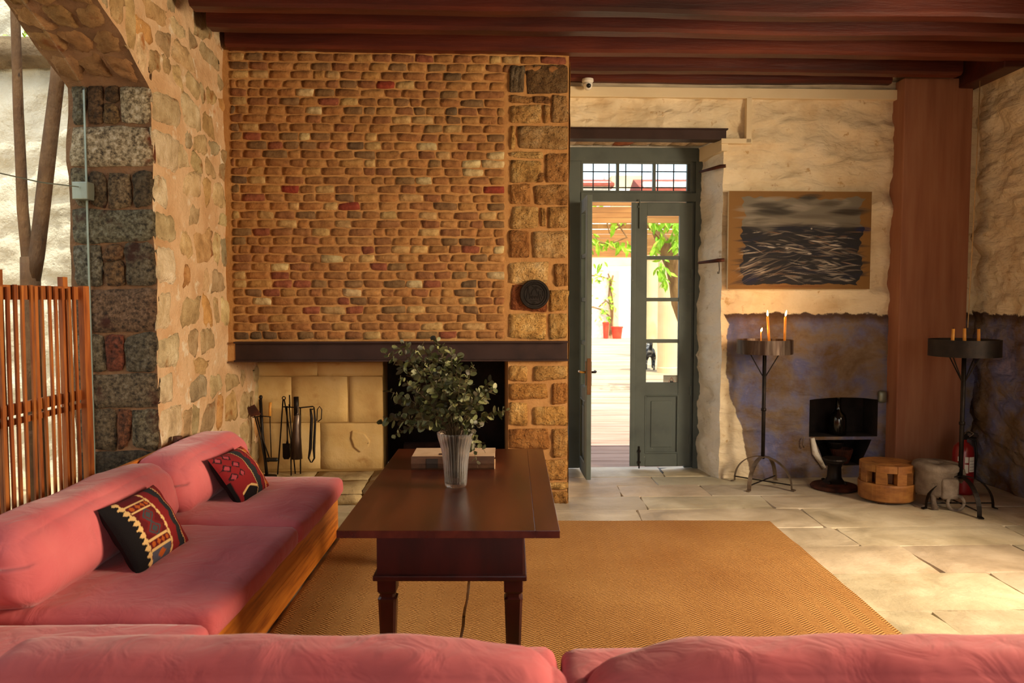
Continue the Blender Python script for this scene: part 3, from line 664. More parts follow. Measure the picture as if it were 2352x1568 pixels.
# ---- white wall with blue dado
EDGE_PX = [(1722,1100),(1716,1050),(1704,985),(1690,945),(1676,900),(1666,860),(1669,800),(1668,770),(1676,745),(1664,722)]
EDGE = sorted([(max(0, bw(x, y, WW)[1]), bw(x, y, WW)[0]) for x, y in EDGE_PX])
ZD = bw(1850, 720, WW)[1]
M['dado_b'] = dado('whitewash_blue_dado', EDGE, 'X', ZD)
M['dado_r'] = dado('whitewash_blue_dado_right', None, 'Y', ZD+.005)
M['white'] = dado('whitewash', None, 'X', -3, ('#ddd4c2', '#f1ebdd', '#f6f1e6', '#cdbfa6'))
UD1, ZDT = bw(1657, 700, WW)[0], bw(1500, 318, WW)[1]
UDL = UP1+.02
n0 = bw(1858, 1003, WW); n1 = bw(2017, 912, WW); NU0, NU1, NZ0, NZ1 = n0[0], n1[0], n0[1], n1[1]
t0 = bw(1872, 1010, WW); t1 = bw(2000, 1068, WW); TU0, TU1, TZ1, TZ0 = t0[0], t1[0], t0[1], t1[1]
def roughW(p): 
    p = Vector(p)
    q = Vector((p.x*1.0, p.y, p.z*2.0))
    a = mn.fractal(q*2.3, 1.0, 2.1, 4)
    b = mn.ridged_multi_fractal(q*1.9+Vector((3, 1, 7)), .9, 2.2, 4, 1.0, 2.0)
    d = .042*a - .036*(b-1.0)
    return d
UE = BI @ Vector((XR+.05, 7.4, 0)); UE = UE.x
QU0, QU1, QZ0, QZ1 = NU0-.06, NU1+.06, TZ0-.04, NZ1+.06
def backw(u, z): 
    fd = min(1, max(QU0-u, u-QU1, QZ0-z, z-QZ1, 0)/.14)
    d = roughW((u, 0, z)); edge = min(1, .6+abs(u-UD1)/.15) if z < ZDT+.1 else 1
    k = .45 if z < ZD-.02 and u > UD1+.1 else 1.0
    return (u, WW-d*k*edge*fd, z)
wbk = MB()
A = seg(UDL, (UD1, .024), (QU0, .024), (QU1, .024), (UE, .024)); B = seg(-.03, (QZ0, .024), (QZ1, .024), (ZDT, .024), (3.95, .024))
def skip(u, z):
    if u < UD1 and z < ZDT: return True
    if QU0 < u < QU1 and QZ0 < z < QZ1: return True
    return False
wbk.grid(backw, A, B, skip)
wall_back = wbk.build('wall_back', M['dado_b'], smooth=True, mtx=BM, fixn=False)
tag(wall_back, 'rough whitewashed wall with a worn blue dado beside the door', 'wall', kind='structure')
# splayed reveal right of the door, its head beam and the core of the wall
UD2 = bw(1603, 700, WD)[0]
rv = MB(); rv.grid(lambda t, z: (UD1+(UD2-UD1)*t+roughW((t*.45, 4+z*.5, z))*min(.8, t*3), WW+(WD+.05-WW)*t-roughW((UD1, 0, z))*.6*(1-t), z), seg(0, (1, .06)), [b for b in B if b <= ZDT+.001])
rv.build('reveal', M['white'], wall_back, smooth=True, fixn=False)
core = MB(); core.box(NU0-.03, WW+.32, 0, UE, WW+.36, 3.95); core.box(UD1+.12, WW+.16, 0, NU0-.05, WW+.36, 3.95); core.box(NU1+.05, WW+.16, 0, UE, WW+.36, 3.95); core.box(NU0-.05, WW+.16, NZ1+.05, NU1+.05, WW+.34, 3.95)
core.box(UDL-.1, WW+.16, ZDT+.05, UD1+.05, WD+.2, 3.95)
core.box(UD1+.12, WW+.36, 0, UE, WD+.18, 3.95); core.box(UP1-.3, WW+.3, 0, UP1+.01, WD+.18, 3.95); core.box(UP1-.3, WD+.07, bw(1500, 338, WD)[1], UD1+.2, WD+.18, 3.95)
core.build('wall_core', M['white'], wall_back)
# plaster around the two openings, cut to their outline, with lined sides
mid = (NU0+NU1)/2; hw2 = (NU1-NU0)/2
upper = [(NU0, NZ0), (NU1, NZ0)] + [(mid+hw2*x, NZ1-.022*x*x+mn.noise(Vector((x*3, 1, 1)))*.004) for x in np.linspace(1, -1, 13)]
tm = (TU0+TU1)/2; th_ = (TU1-TU0)/2
lower = [(tm-th_*.62, TZ0), (tm+th_*.62, TZ0)] + [(tm+th_*(.62+.38*t)+mn.noise(Vector((t*5, 7, 1)))*.006, TZ0+(TZ1-TZ0)*t) for t in (.25, .5, .75, 1)] + [(tm-th_*(.62+.38*t)+mn.noise(Vector((t*5, 3, 1)))*.006, TZ0+(TZ1-TZ0)*t) for t in (1, .75, .5, .25)]
bm = bmesh.new()
for lp in ([(QU0, QZ0), (QU1, QZ0), (QU1, QZ1), (QU0, QZ1)], upper, lower):
    vv = [bm.verts.new((u, WW, z)) for u, z in lp]
    for k in range(len(vv)): bm.edges.new((vv[k], vv[(k+1) % len(vv)]))
bmesh.ops.triangle_fill(bm, use_beauty=True, use_dissolve=False, edges=bm.edges[:])
bmesh.ops.recalc_face_normals(bm, faces=bm.faces); me = bpy.data.meshes.new('plaster_panel'); bm.to_mesh(me); bm.free(); me.materials.append(M['dado_b']); link('plaster_panel', me, wall_back)
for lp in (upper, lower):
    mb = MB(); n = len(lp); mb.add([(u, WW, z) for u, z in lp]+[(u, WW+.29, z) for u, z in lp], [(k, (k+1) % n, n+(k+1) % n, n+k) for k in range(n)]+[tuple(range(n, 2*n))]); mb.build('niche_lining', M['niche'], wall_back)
# loose little white bits of plaster edge: ledge of the V-shaped opening
mb = MB(); mb.tube([(TU0-.03, WW-.012, TZ1+.02), (TU0+.00, WW-.014, (TZ0+TZ1)/2), (TU0+.09, WW-.012, TZ0-.02)], [.02, .03, .018], 7); mb.build('plaster_lip', M['white'], wall_back, smooth=True)
# brick soffit over the door
us = np.linspace(UP1+.02, UD1-.01, 9)
for k in range(8):
    mb = MB(); mb.col(vary(['#e6d6bc', '#d7bfa0', '#e0cdb0', '#c2774f', '#dfcdb2', '#e6d8c0', '#d8c4a6', '#e2d2b6'][k], .05))
    def toD(a, b, h): return Vector((a+(b-WW)*-.16*(a/UD1), b, ZDT+.03-h-(b-WW)*.02))
    piece(mb, us[k]+.004, WW+.0, us[k+1]-.004, WD-.02, toD, .022, .05, .012, 3, 4, .006, .3, k); mb.build('brick', M['brick'], wall_back, smooth=True)
# dark steel lintel over the door
l0 = bw(1308, 318, WW-.04); l1 = bw(1668, 296, WW-.04)
mb = MB(); mb.box(UP1-.02, WW-.045, l0[1], l1[0], WW+.1, l1[1]-.012); mb.box(UP1-.02, WW-.07, l1[1]-.012, l1[0]+.01, WW+.1, l1[1]); mb.build('lintel', M['steel'], wall_back)
# painted trunking boards
def trim(name, x0, y0, x1, y1, lab, wv=WW-.05, th=.06, mat='trimw'):
    a0, b0 = bw(x0, y1, wv); a1, b1 = bw(x1, y0, wv); mb = MB(); mb.box(a0, wv, b0, a1, wv+th, b1)
    return tag(mb.build(name, M[mat], mtx=BM, bevel=.004), lab, 'trim', kind='structure')
trim('trim_1', 1300, 206, 2062, 221, 'long cream board running under the beams above the door')
trim('trim_2', 1714, 222, 1728, 328, 'short upright cream strip right of the door lintel')
trim('trim_3', 1657, 318, 1728, 329, 'short level cream strip at the end of the door lintel')
trim('trim_4', 1300, 188, 2062, 205, 'grey weathered timber strip between the last beam and the cream board', WW-.02, .05, 'oldwood')
mb = MB(); e0 = bw(1657, 320, WW-.02); e1 = bw(1608, 342, WD-.05); zt = e0[1]
hb = .105
mb.add([(e0[0], WW-.03, zt), (e0[0], WW-.03, zt-hb), (e1[0]-.01, WD-.06, zt-hb-.03), (e1[0]-.01, WD-.06, zt-.01), (e0[0]+.06, WW-.03, zt), (e0[0]+.06, WW-.03, zt-hb), (e1[0]+.06, WD-.06, zt-hb-.03), (e1[0]+.06, WD-.06, zt-.01)],
       [(0,1,2,3),(4,7,6,5),(0,4,5,1),(2,6,7,3),(0,3,7,4),(1,5,6,2)])
tag(mb.build('trim_5', M['trimw'], mtx=BM), 'cream board slanting back over the door splay', 'trim', kind='structure')
# rusty iron pins in the splay
for i, (x, y) in enumerate([(1655, 383), (1652, 598)]):
    u, zz = bw(x, y, WW); mb = MB(); mb.tube([(u-.13, WW+.22, zz-.012), (u-.01, WW-.015, zz), (u+.04, WW-.03, zz+.004)], [.012, .018, .016], 8)
    tag(mb.build('iron_pin', M['rust'], mtx=BM, smooth=True), ['rusty iron pin in the door splay, level with the transom', 'rusty iron pin in the door splay with a thin hook hanging from it'][i], 'pin', 'iron pins in the door splay')
u, zz = bw(1649, 604, WW); mb = MB(); mb.tube([(u, WW-.03, zz+.01), (u+.004, WW-.035, zz-.06), (u-.002, WW-.035, zz-.10), (u-.012, WW-.035, zz-.10), (u-.012, WW-.035, zz-.08)], .004, 6)
tag(mb.build('hook', M['iron'], mtx=BM), 'thin bent iron hook hanging from the lower pin', 'hook')

# column and right-hand wall
c0 = bw(2068, 600, .64)[0]; c1 = bw(2224, 600, .64)[0]
mb = MB(); A = seg(c0, (c1, .06)); B = seg(-.01, (3.7, .1))
mb.box(c0, .64, 0, c1, WW+.1, 3.68)
tag(mb.build('column', M['column'], mtx=BM, bevel=.012), 'reddish brown plastered column in the far corner', 'column', kind='structure')
wr = MB()
wr.grid(lambda y, z: (XR-roughW((2.7, y, z)), y, z), seg(4.4, (7.6, .035)), seg(-.02, (3.95, .035)))
wr.grid(lambda y, z: (XR, y, z), [-3.6, 2.1], [0, 4.1])
wr.grid(lambda y, z: (XR, y, z), [2.1, 4.4], [0, .95]); wr.grid(lambda y, z: (XR, y, z), [2.1, 4.4], [3.15, 4.1])
wall_right = wr.build('wall_right', M['dado_r'], smooth=False, fixn=False)
tag(wall_right, 'right-hand whitewashed wall with a worn blue dado', 'wall', kind='structure')
mb = MB()
mb.box(XR, 4.4, 0, XR+.65, 7.7, 4.1); mb.box(XR, -3.6, 0, XR+.65, 2.1, 4.1); mb.box(XR, 2.1, 0, XR+.65, 4.4, .95); mb.box(XR, 2.1, 3.15, XR+.65, 4.4, 4.1)
for v in range(len(mb.v)):
    x, y, z = mb.v[v]; mb.v[v] = (x+.16, y, z)
mb.build('wall_core', M['white'], wall_right)
mb = MB(); mb.box(XO, -3.75, 0, 0.2, -3.5, 4.1); mb.box(3.0, -3.75, 0, XR+.7, -3.5, 4.1); mb.box(.2, -3.75, 2.9, 3.0, -3.5, 4.1)  # unseen wall; its wide gap goes with the added fill lamp
tag(mb.build('wall_front', M['white']), 'wall behind the camera with a wide glazed doorway', 'wall', kind='structure')
y0 = gx(2352, 141, XR-.03).y
mb = MB(); zt = gx(2300, 160, XR-.03).z; mb.box(XR-.05, 5.6, zt-.05, XR+.02, 7.3, zt+.03)
tag(mb.build('trim_6', M['trimw'], bevel=.004), 'cream board along the top of the right-hand wall', 'trim', kind='structure')
mb = MB(); p = gy(2262, 160, 6.9); mb.box(p.x-.05, 6.55, p.z-.08, p.x+.12, 7.3, p.z+.20); tag(mb.build('trim_7', M['beam'], bevel=.01), 'dark stub of a beam between column and right-hand wall', 'beam', kind='structure')

# ================================================================== the door
D = thing('door_1', 'grey-green double door with transom lights, its left leaf open', 'door', kind='structure', mtx=BM @ Matrix.Translation((0, WD, 0)))
def dl(px, py, wv=0.0): return bw(px, py, WD+wv)
def rect(name, x0, y0, x1, y1, parent, mat, yo0, yo1, bevel=.003, off=0):
    a0, b0 = dl(x0, y1, off); a1, b1 = dl(x1, y0, off); mb = MB(); mb.box(a0, yo0, b0, a1, yo1, b1)
    return mb.build(name, mat, parent, bevel=bevel)
fr = MB()
def addrect(mb, x0, y0, x1, y1, yo0, yo1):
    a0, b0 = dl(x0, y1); a1, b1 = dl(x1, y0); mb.box(a0, yo0, b0, a1, yo1, b1)
addrect(fr, 1305, 340, 1622, 369, 0, .07); addrect(fr, 1305, 369, 1334, 1075, 0, .07); addrect(fr, 1590, 369, 1622, 1075, 0, .07); addrect(fr, 1572, 369, 1612, 1075, .024, .07); addrect(fr, 1334, 443, 1600, 462, -.01, .07)
fr.build('door_frame', M['door'], D, bevel=.006)
tr = MB(); addrect(tr, 1334, 365, 1590, 374, .005, .055); addrect(tr, 1334, 438, 1590, 446, .005, .055)
for x in (1334, 1417, 1501, 1586): addrect(tr, x-(0 if x == 1334 else 1), 372, x+6, 440, .005, .055)
tr.build('transom_sash', M['door'], D, bevel=.004)
for k, (x0, x1) in enumerate([(1339, 1417), (1423, 1501), (1507, 1586)]):
    rect('pane', x0, 372, x1, 440, D, M['glass'], .028, .032, 0)
    gr = MB()
    for x in (x0+(x1-x0)*.33, x0+(x1-x0)*.80) if k == 0 else ((x0+(x1-x0)*.22, x0+(x1-x0)*.70) if k == 1 else (x0+(x1-x0)*.09, x0+(x1-x0)*.56)):
        a, b0 = dl(x, 441); _, b1 = dl(x, 371); gr.tube([(a, .075, b0), (a, .075, b1)], .006, 6)
    for y in (391, 428):
        a0, b = dl(x0, y); a1, _ = dl(x1, y); gr.tube([(a0, .08, b), (a1, .08, b)], .006, 6)
    gr.build('grille', M['iron'], D)
# right leaf
def leaf(parent, w_, h_, z0, label_side):
    """leaf in its own frame: x from 0 (hinge) to w_, face towards -y"""
    t = .022; st = w_*.22; Hh = h_
    zpan = z0+.72; pane_z0 = z0+.83; pane_z1 = z0+Hh-.125
    mb = MB(); mb.box(0, -t, z0, st, t, z0+Hh); mb.box(w_-st, -t, z0, w_, t, z0+Hh); mb.box(st, -t, z0, w_-st, t, z0+.13); mb.box(st, -t, z0+.70, w_-st, t, pane_z0); mb.box(st, -t, pane_z1, w_-st, t, z0+Hh)
    mb.build('rails', M['door'], parent, bevel=.004)
    ph = (pane_z1-pane_z0)/4
    for k in range(3):
        mb = MB(); zc = pane_z0+ph*(k+1); mb.box(st-.002, -t*.8, zc-.018, w_-st+.002, t*.8, zc+.018); mb.build('muntin', M['door'], parent, bevel=.004)
    for k in range(4):
        mb = MB(); mb.box(st-.005, -.002, pane_z0+ph*k+.014, w_-st+.005, .002, pane_z0+ph*(k+1)-.014); mb.build('pane', M['glass'], parent)
    mb = MB(); mb.box(st-.005, -.008, z0+.125, w_-st+.005, .008, z0+.705); mb.build('panel', M['door'], parent)
    mb = MB(); mb.box(st+.055, -.016, z0+.185, w_-st-.055, 0, z0+.645); mb.build('raised_field', M['door'], parent, bevel=.008)
    mo = MB(); x0, x1, a, b = st, w_-st, z0+.13, z0+.70
    for (p, q) in [((x0, a), (x1, a)), ((x1, a), (x1, b)), ((x1, b), (x0, b)), ((x0, b), (x0, a))]:
        mo.tube([(p[0], -t*.75, p[1]), (q[0], -t*.75, q[1])], .011, 6)
    mo.build('moulding', M['door'], parent)
    return pane_z0, pane_z1, st
a0, zbt = dl(1452, 1070, -.02); a1, ztp = dl(1591, 466, -.02)
lw, lh = a1-a0, ztp-zbt
rl = thing('x', '', ''); rl.name = 'door_leaf'; [rl.pop(k) for k in list(rl.keys())]
rl.parent = D; rl.location = (a1, -.005, 0); rl.scale = (-1, 1, 1)
pz0, pz1, st = leaf(rl, lw, lh, zbt, 0)
mb = MB(); mb.box(lw-.012, -.040, zbt+.004, lw+.030, -.018, zbt+lh+.0); mb.build('cover_strip', M['door'], rl, bevel=.004)
mb = MB(); mb.tube([(lw-.065, -.032, zbt-.02), (lw-.065, -.032, zbt+.20)], .007, 8); mb.box(lw-.08, -.035, zbt+.03, lw-.05, -.02, zbt+.05); mb.box(lw-.08, -.035, zbt+.14, lw-.05, -.02, zbt+.16); mb.build('floor_bolt', M['iron'], rl)
mb = MB(); mb.tube([(lw-.05, -.032, zbt+lh-.25), (lw-.05, -.032, zbt+lh+.03)], .007, 8); mb.box(lw-.065, -.035, zbt+lh-.05, lw-.035, -.02, zbt+lh-.03); mb.build('head_bolt', M['door'], rl)
for zz in (zbt+.22, zbt+.70, zbt+1.85):
    mb = MB(); mb.tube([(.004, -.026, zz), (.004, -.026, zz+.09)], .010, 8); mb.build('hinge', M['door'], rl)
# left leaf: swung open into the room, seen edge on
hx = dl(1333, 800)[0]
ll = thing('x', '', ''); ll.name = 'door_leaf'; [ll.pop(k) for k in list(ll.keys())]
ll.parent = D; ll.location = (hx+.008, -.03, 0); ll.rotation_euler = (0, 0, math.radians(-90.5))
leaf(ll, lw, lh+.0, zbt, 1)
hz = 1.02
mb = MB(); mb.box(lw-.003, -.017, hz-.20, lw+.004, .017, hz+.13); mb.build('lock_plate', M['brownplate'], ll, bevel=.002)
mb = MB(); mb.box(lw-.065, -.028, hz-.12, lw-.028, .028, hz+.10); mb.build('escutcheon', M['brownplate'], ll, bevel=.002)
for sgn in (-1, 1):
    mb = MB(); mb.tube([(lw-.045, sgn*.02, hz), (lw-.045, sgn*.065, hz), (lw-.075, sgn*.072, hz+.002), (lw-.14, sgn*.072, hz)], [.011, .010, .010, .012], 8); mb.build('handle', M['brass'] if sgn < 0 else M['iron'], ll, smooth=True)
# notice stuck on the lowest pane
s0 = dl(1523, 887); s1 = dl(1561, 861); sg = thing('notice_sign', 'small pale warning notice with a red triangle on the lowest door pane', 'sign', mtx=BM @ Matrix.Translation(((s0[0]+s1[0])/2, WD-.004, (s0[1]+s1[1])/2)))
hw, hh = (s1[0]-s0[0])/2, (s1[1]-s0[1])/2
mb = MB(); mb.box(-hw, -.003, -hh, hw, 0, hh); mb.build('plate', M['label_w'], sg)
mb = MB(); T = [(-hw*.5, -hh*.55), (hw*.45, -hh*.55), (0, hh*.62)]
for k in range(3): p, q = T[k], T[(k+1) % 3]; mb.tube([(p[0], -.004, p[1]), (q[0], -.004, q[1])], .0016, 4)
mb.build('triangle', M['clay'], sg)
mb = MB(); mb.box(-hw*.20, -.005, -hh*.40, hw*.20, -.003, -.10*hh); mb.box(-hw*.16, -.005, -.1*hh, -hw*.05, -.003, .05*hh); mb.box(hw*.02, -.005, -.1*hh, hw*.12, -.003, .03*hh); mb.box(hw*.2, -.005, -hh*.3, hw*.27, -.003, -.2*hh); mb.build('pictogram', M['black'], sg)
for z_ in (.78, -.85):
    mb = MB(); mb.box(-hw*.9, -.004, hh*z_, hw*.9, -.003, hh*(z_+.06)); mb.build('border', M['clip'], sg)

# ================================================================== furniture
def roundbox(mb, c, size, r, n=(16, 16, 10), puff=(0, 0, 0), wr=.0, seed=0, shape=None):
    hx, hy, hz = size[0]/2, size[1]/2, size[2]/2
    key = {}; vs = []; fs = []
    def stations(k, h): 
        u = np.linspace(-1, 1, k+1); return [math.copysign(1-(1-abs(x))**1.25, x) if x else 0 for x in u]
    st = [stations(k, 0) for k in n]
    def vid(i, j, k):
        q = (i, j, k)
        if q in key: return key[q]
        s, t, q3 = st[0][i], st[1][j], st[2][k]
        p = Vector((s*hx, t*hy, q3*hz)); rr = min(r, hx, hy, hz)
        inn = Vector((max(-hx+rr, min(hx-rr, p.x)), max(-hy+rr, min(hy-rr, p.y)), max(-hz+rr, min(hz-rr, p.z))))
        d = p-inn
        if d.length > 1e-9:
            m = max(abs(d.x), abs(d.y), abs(d.z)); p = inn + d.normalized()*m
        p.x += puff[0]*s*(1-t*t)*(1-q3*q3) if abs(s) > .5 else 0
        p.y += puff[1]*t*(1-s*s)*(1-q3*q3) if abs(t) > .5 else 0
        p.z += puff[2]*q3*(1-s**4)*(1-t**4) if abs(q3) > .5 else 0
        if shape: p = shape(p, s, t, q3)
        p = p + Vector(c)
        if wr: p = p + mn.noise_vector(Vector((p.x*4+seed, p.y*4, p.z*4)))*wr + mn.noise_vector(Vector((p.x*11+seed, p.y*11, p.z*11)))*wr*.35
        key[q] = len(vs); vs.append(p); return key[q]
    nx, ny, nz = n
    for i in range(nx):
        for j in range(ny):
            for k in (0, nz): fs.append((vid(i, j, k), vid(i+1, j, k), vid(i+1, j+1, k), vid(i, j+1, k)))
    for i in range(nx):
        for k in range(nz):
            for j in (0, ny): fs.append((vid(i, j, k), vid(i+1, j, k), vid(i+1, j, k+1), vid(i, j, k+1)))
    for j in range(ny):
        for k in range(nz):
            for i in (0, nx): fs.append((vid(i, j, k), vid(i, j+1, k), vid(i, j+1, k+1), vid(i, j, k+1)))
    mb.add(vs, fs)

SX0, SX1 = -2.20, -1.23
sofa = thing('corner_sofa', 'pink cushioned sofa on a pine base along the rubble wall', 'sofa', (0, 0, 0))
mb = MB()
for k, (z0, z1) in enumerate([(.012, .155), (.157, .30)]):
    mb.box(SX1-.03, 1.95, z0, SX1, 5.47, z1)
mb.build('front_panel', M['pinewood'], sofa, bevel=.003)
mb = MB(); mb.box(SX0, 5.44, .012, SX1-.002, 5.47, .30); mb.build('end_panel', M['pinewood'], sofa, bevel=.003)
mb = MB(); mb.box(SX0, 1.95, .2, SX1-.03, 5.44, .285); mb.build('deck', M['pinewood'], sofa)
mb = MB(); mb.box(SX0-.035, 1.95, .0, SX0-.005, 5.50, .735); mb.build('back_board', M['pinewood'], sofa, bevel=.004)
mb = MB(); mb.tube([(SX0-.02, 5.16, .70), (SX0-.02, 5.16, .775)], .03, 10); mb.build('peg', M['pegwood'], sofa)
def seat(y0, y1, z0, z1, seed):
    mb = MB(); roundbox(mb, ((SX0+SX1+.03)/2, (y0+y1)/2, (z0+z1)/2), (SX1-SX0+.035, y1-y0, z1-z0), .045, (18, 22, 8), (.012, .012, .016), .008, seed); mb.build('seat_cushion', M['pink'], sofa, smooth=True)
seat(3.10, 4.36, .288, .415, 1); seat(4.37, 5.56, .288, .42, 2); seat(2.0, 3.07, .286, .395, 3)
def backc(y0, y1, seed, ztop=.765, front=-1.90):
    def shp(p, s, t, q):                                     # leaning D-shaped bolster: rounder top, slimmer towards the top
        f = (q+1)/2
        p.x -= .05*f*f
        if q > .2: p.z -= .035*max(0, abs(t)-.55)**2*4 + .03*max(0, s)*0
        return p
    mb = MB(); roundbox(mb, ((SX0+front)/2+.005, (y0+y1)/2, (.415+ztop)/2), (front-SX0, y1-y0, ztop-.405), .11, (20, 30, 20), (.010, .012, .006), .011, seed, shp); mb.build('back_cushion', M['pink'], sofa, smooth=True)
backc(3.06, 4.49, 5); backc(4.50, 5.60, 6, .755, -1.86)

sofa2 = thing('low_sofa', 'pink cushioned sofa in front, seen from behind its two back cushions', 'sofa', (0, 0, 0))
mb = MB(); mb.box(-1.19, 1.92, .0, 2.25, 1.95, .62); mb.build('back_board', M['pinewood_x'], sofa2, bevel=.004)
mb = MB(); mb.box(-1.19, 2.80, .012, 2.25, 2.83, .30); mb.box(-1.19, 1.95, .2, 2.25, 2.80, .285); mb.build('base', M['pinewood_x'], sofa2, bevel=.003)
for k, (x0, x1) in enumerate([(-1.17, .16), (.18, 2.2)]):
    mb = MB(); roundbox(mb, ((x0+x1)/2, 2.52, .345), (x1-x0, .64, .12), .045, (22, 12, 8), (.01, .01, .012), .008, 11+k); mb.build('seat_cushion', M['pink'], sofa2, smooth=True)
for k, (x0, x1, zt) in enumerate([(-1.47, .15, .722), (.175, 1.95, .722)]):
    def shp2(p, s, t, q, k=k):
        if q > 0:
            e = max(0, abs(s)-.45)/.55
            kk = (.05 if (s > 0) == (k == 0) else .02)+(.05 if k == 1 and s < 0 else 0)
            p.z -= kk*e*e*q
        return p
    mb = MB(); roundbox(mb, ((x0+x1)/2, 2.12, (.41+zt+.006)/2), (x1-x0, .30, zt+.006-.41), .12, (44, 16, 16), (.008, .012, .006), .011, 21+k, shp2); mb.build('back_cushion', M['pink'], sofa2, smooth=True)

# kilim pillows
M['kilim'] = attr_mat('kilim', .95, (160, .5, .003))
kr = random.Random(4)
RED, DRED, BLK, CRM, ORG, GRY, PNK = [lin(c) for c in ('#7c1a1e', '#571015', '#120e10', '#d3ad72', '#a9521c', '#3a4044', '#9a3a44')]
def pat1(s, t):
    zz = abs((t*11) % 1-.5)*2
    if s < .12: return BLK
    if s < .19: return CRM if (s-.12)/.07 > zz*.9 else BLK
    if s < .215: return CRM if zz < .55 or s < .2 else DRED
    if s < .53:
        for l in (.17, .30, .74, .86):
            if abs(t-l) < .014: return CRM
        if t < .17: return lin('#4a4a58') if abs(s-.37)+abs(t-.08)*1.2 > .07 else ORG
        if .17 < t < .30 or .74 < t < .86:
            tt = t-.235 if t < .5 else t-.80; q = ((s-.22)*13) % 1-.5
            return ORG if abs(q)+abs(tt)*9 < .42 else DRED
        if t > .86: return DRED
        c = .42 if t < .52 else .63; q = abs(s-.37)*2.4+abs(t-c)*2
        if q < .12 or (.17 < q < .24): return GRY
        return lin('#6a1618') if q < .34 else DRED
    if s < .575: return CRM if abs(s-.552)+.018*abs(((t*9) % 1)-.5)*2 < .026 else RED
    if s < .70: return RED
    wv = .025*math.sin(t*26)
    if .70+wv < s < .83+wv*.5: return lin('#23252a')
    if abs(s-.845-.008*(1 if (t*26) % 1 > .5 else -1)) < .007: return CRM
    return RED if s < .95 else DRED
def pat2(s, t):
    st = .007*(1 if (t*24) % 1 > .5 else -1)
    if s < .45:
        if t < .25 and s > .08:
            if abs(t-.25+.5*abs(s-.27)) < .02: return CRM
            if t < .25-.5*abs(s-.27): return BLK
        q = ((s*6) % 1-.5, (t*5) % 1-.5); qq = abs(q[0])+abs(q[1])
        if t > .45 and s < .34: return PNK if qq < .28 else (lin('#2a1216') if qq < .45 else RED)
        return RED if s > .02 else BLK
    if abs(s-.46-st) < .008: return CRM
    if s < .62+.02*math.sin(t*30): return lin('#24262a')
    if s < .76: return RED if (s+.1*math.sin(t*20)) % .1 > .03 else DRED
    if abs(s-.78-st*1.6) < .016: return CRM
    if s < .90: return RED if math.sin(t*34) > -.2 else ORG
    return ORG if s < .95 else DRED
def pillow(name, label, o, es, et, pat, th=.085, n=84):
    es, et = Vector(es), Vector(et); nn = es.cross(et).normalized()
    if nn.x < 0: nn = -nn
    mb = MB(); A = list(np.linspace(0, 1, n))
    def shape(side):
        def fn(s, t):
            a, b = s*2-1, t*2-1
            bul = (max(0, 1-a**2)*max(0, 1-b**2))**.45
            pin = .055
            sx = a*(1-pin*(1-b*b)*1.0)/2+.5; tx = b*(1-pin*(1-a*a))/2+.5
            w_ = mn.noise(Vector((s*4, t*4, side*3.0)))*.010
            return Vector(o)+es*sx+et*tx+nn*(side*(th*bul)+w_*(1 if bul > .1 else bul*10))
        return fn
    mb.grid(shape(1), A, A, colfn=pat); mb.grid(shape(-1), A[::3]+[1.0] if A[::3][-1] != 1 else A[::3], A[::3]+[1.0] if A[::3][-1] != 1 else A[::3], colfn=lambda s, t: BLK)
    return tag(mb.build(name, M['kilim'], smooth=True), label, 'pillow', 'kilim pillows')
pillow('kilim_pillow', 'kilim pillow with cream zigzag rows on red and black, on the near back cushion', (-1.715, 3.53, .41), (.03, .50, .0), (-.20, .04, .30), pat1)
pillow('kilim_pillow', 'red and black kilim pillow on the far end of the pink sofa', (-1.67, 4.75, .41), (.03, .50, -.01), (-.19, -.01, .295), pat2)

# slatted screen behind the sofa
scr = thing('slatted_screen', 'upright wooden slatted screen standing in the arch behind the pink sofa', 'screen', (0, 0, 0))
XS = -2.345
rnd = random.Random(9); y = 4.30
zt = 1.75
def slat(y, wd, th, x, z0, z1, nm, tilt=0):
    th = .009 if nm == 'slat' else th
    mb = MB(); mb.col(vary('#ffffff', .22, rnd)); n = 8; vs = []; fs = []
    for k in range(n+1):
        f = k/n; oy = tilt*f + mn.noise(Vector((y*31, f*2, 0)))*.006
        for dx, dy in ((-th/2, -wd/2), (th/2, -wd/2), (th/2, wd/2), (-th/2, wd/2)): vs.append((x+dx, y+dy+oy, z0+(z1-z0)*f))
    for k in range(n):
        for m in range(4): fs.append((4*k+m, 4*k+(m+1) % 4, 4*k+4+(m+1) % 4, 4*k+4+m))
    fs += [(3, 2, 1, 0), (4*n, 4*n+1, 4*n+2, 4*n+3)]
    mb.add(vs, fs); mb.build(nm, M['slatwood'], scr)
slat(4.30, .06, .03, XS, .02, zt+.004, 'post')
y = 4.215
while y > 2.75:
    slat(y, rnd.uniform(.019, .027), .022, XS+rnd.uniform(-.004, .004), .03, zt-.004+rnd.uniform(-.008, .006), 'slat', rnd.uniform(-.012, .012))
    y -= rnd.uniform(.050, .064)
slat(3.62, .05, .028, XS-.03, .02, 1.82, 'post'); slat(4.16, .045, .028, XS-.035, .02, 1.80, 'post')
for (zc, hgt, x) in [(zt-.035, .07, XS-.024), (1.16, .055, XS-.024), (1.10, .03, XS-.026), (.55, .055, XS-.024)]:
    mb = MB(); mb.col((.9, .9, .9, 1)); mb.box(x-.011, 2.7, zc-hgt/2, x+.011, 4.32, zc+hgt/2); mb.build('rail', M['slatwood'], scr, bevel=.002)

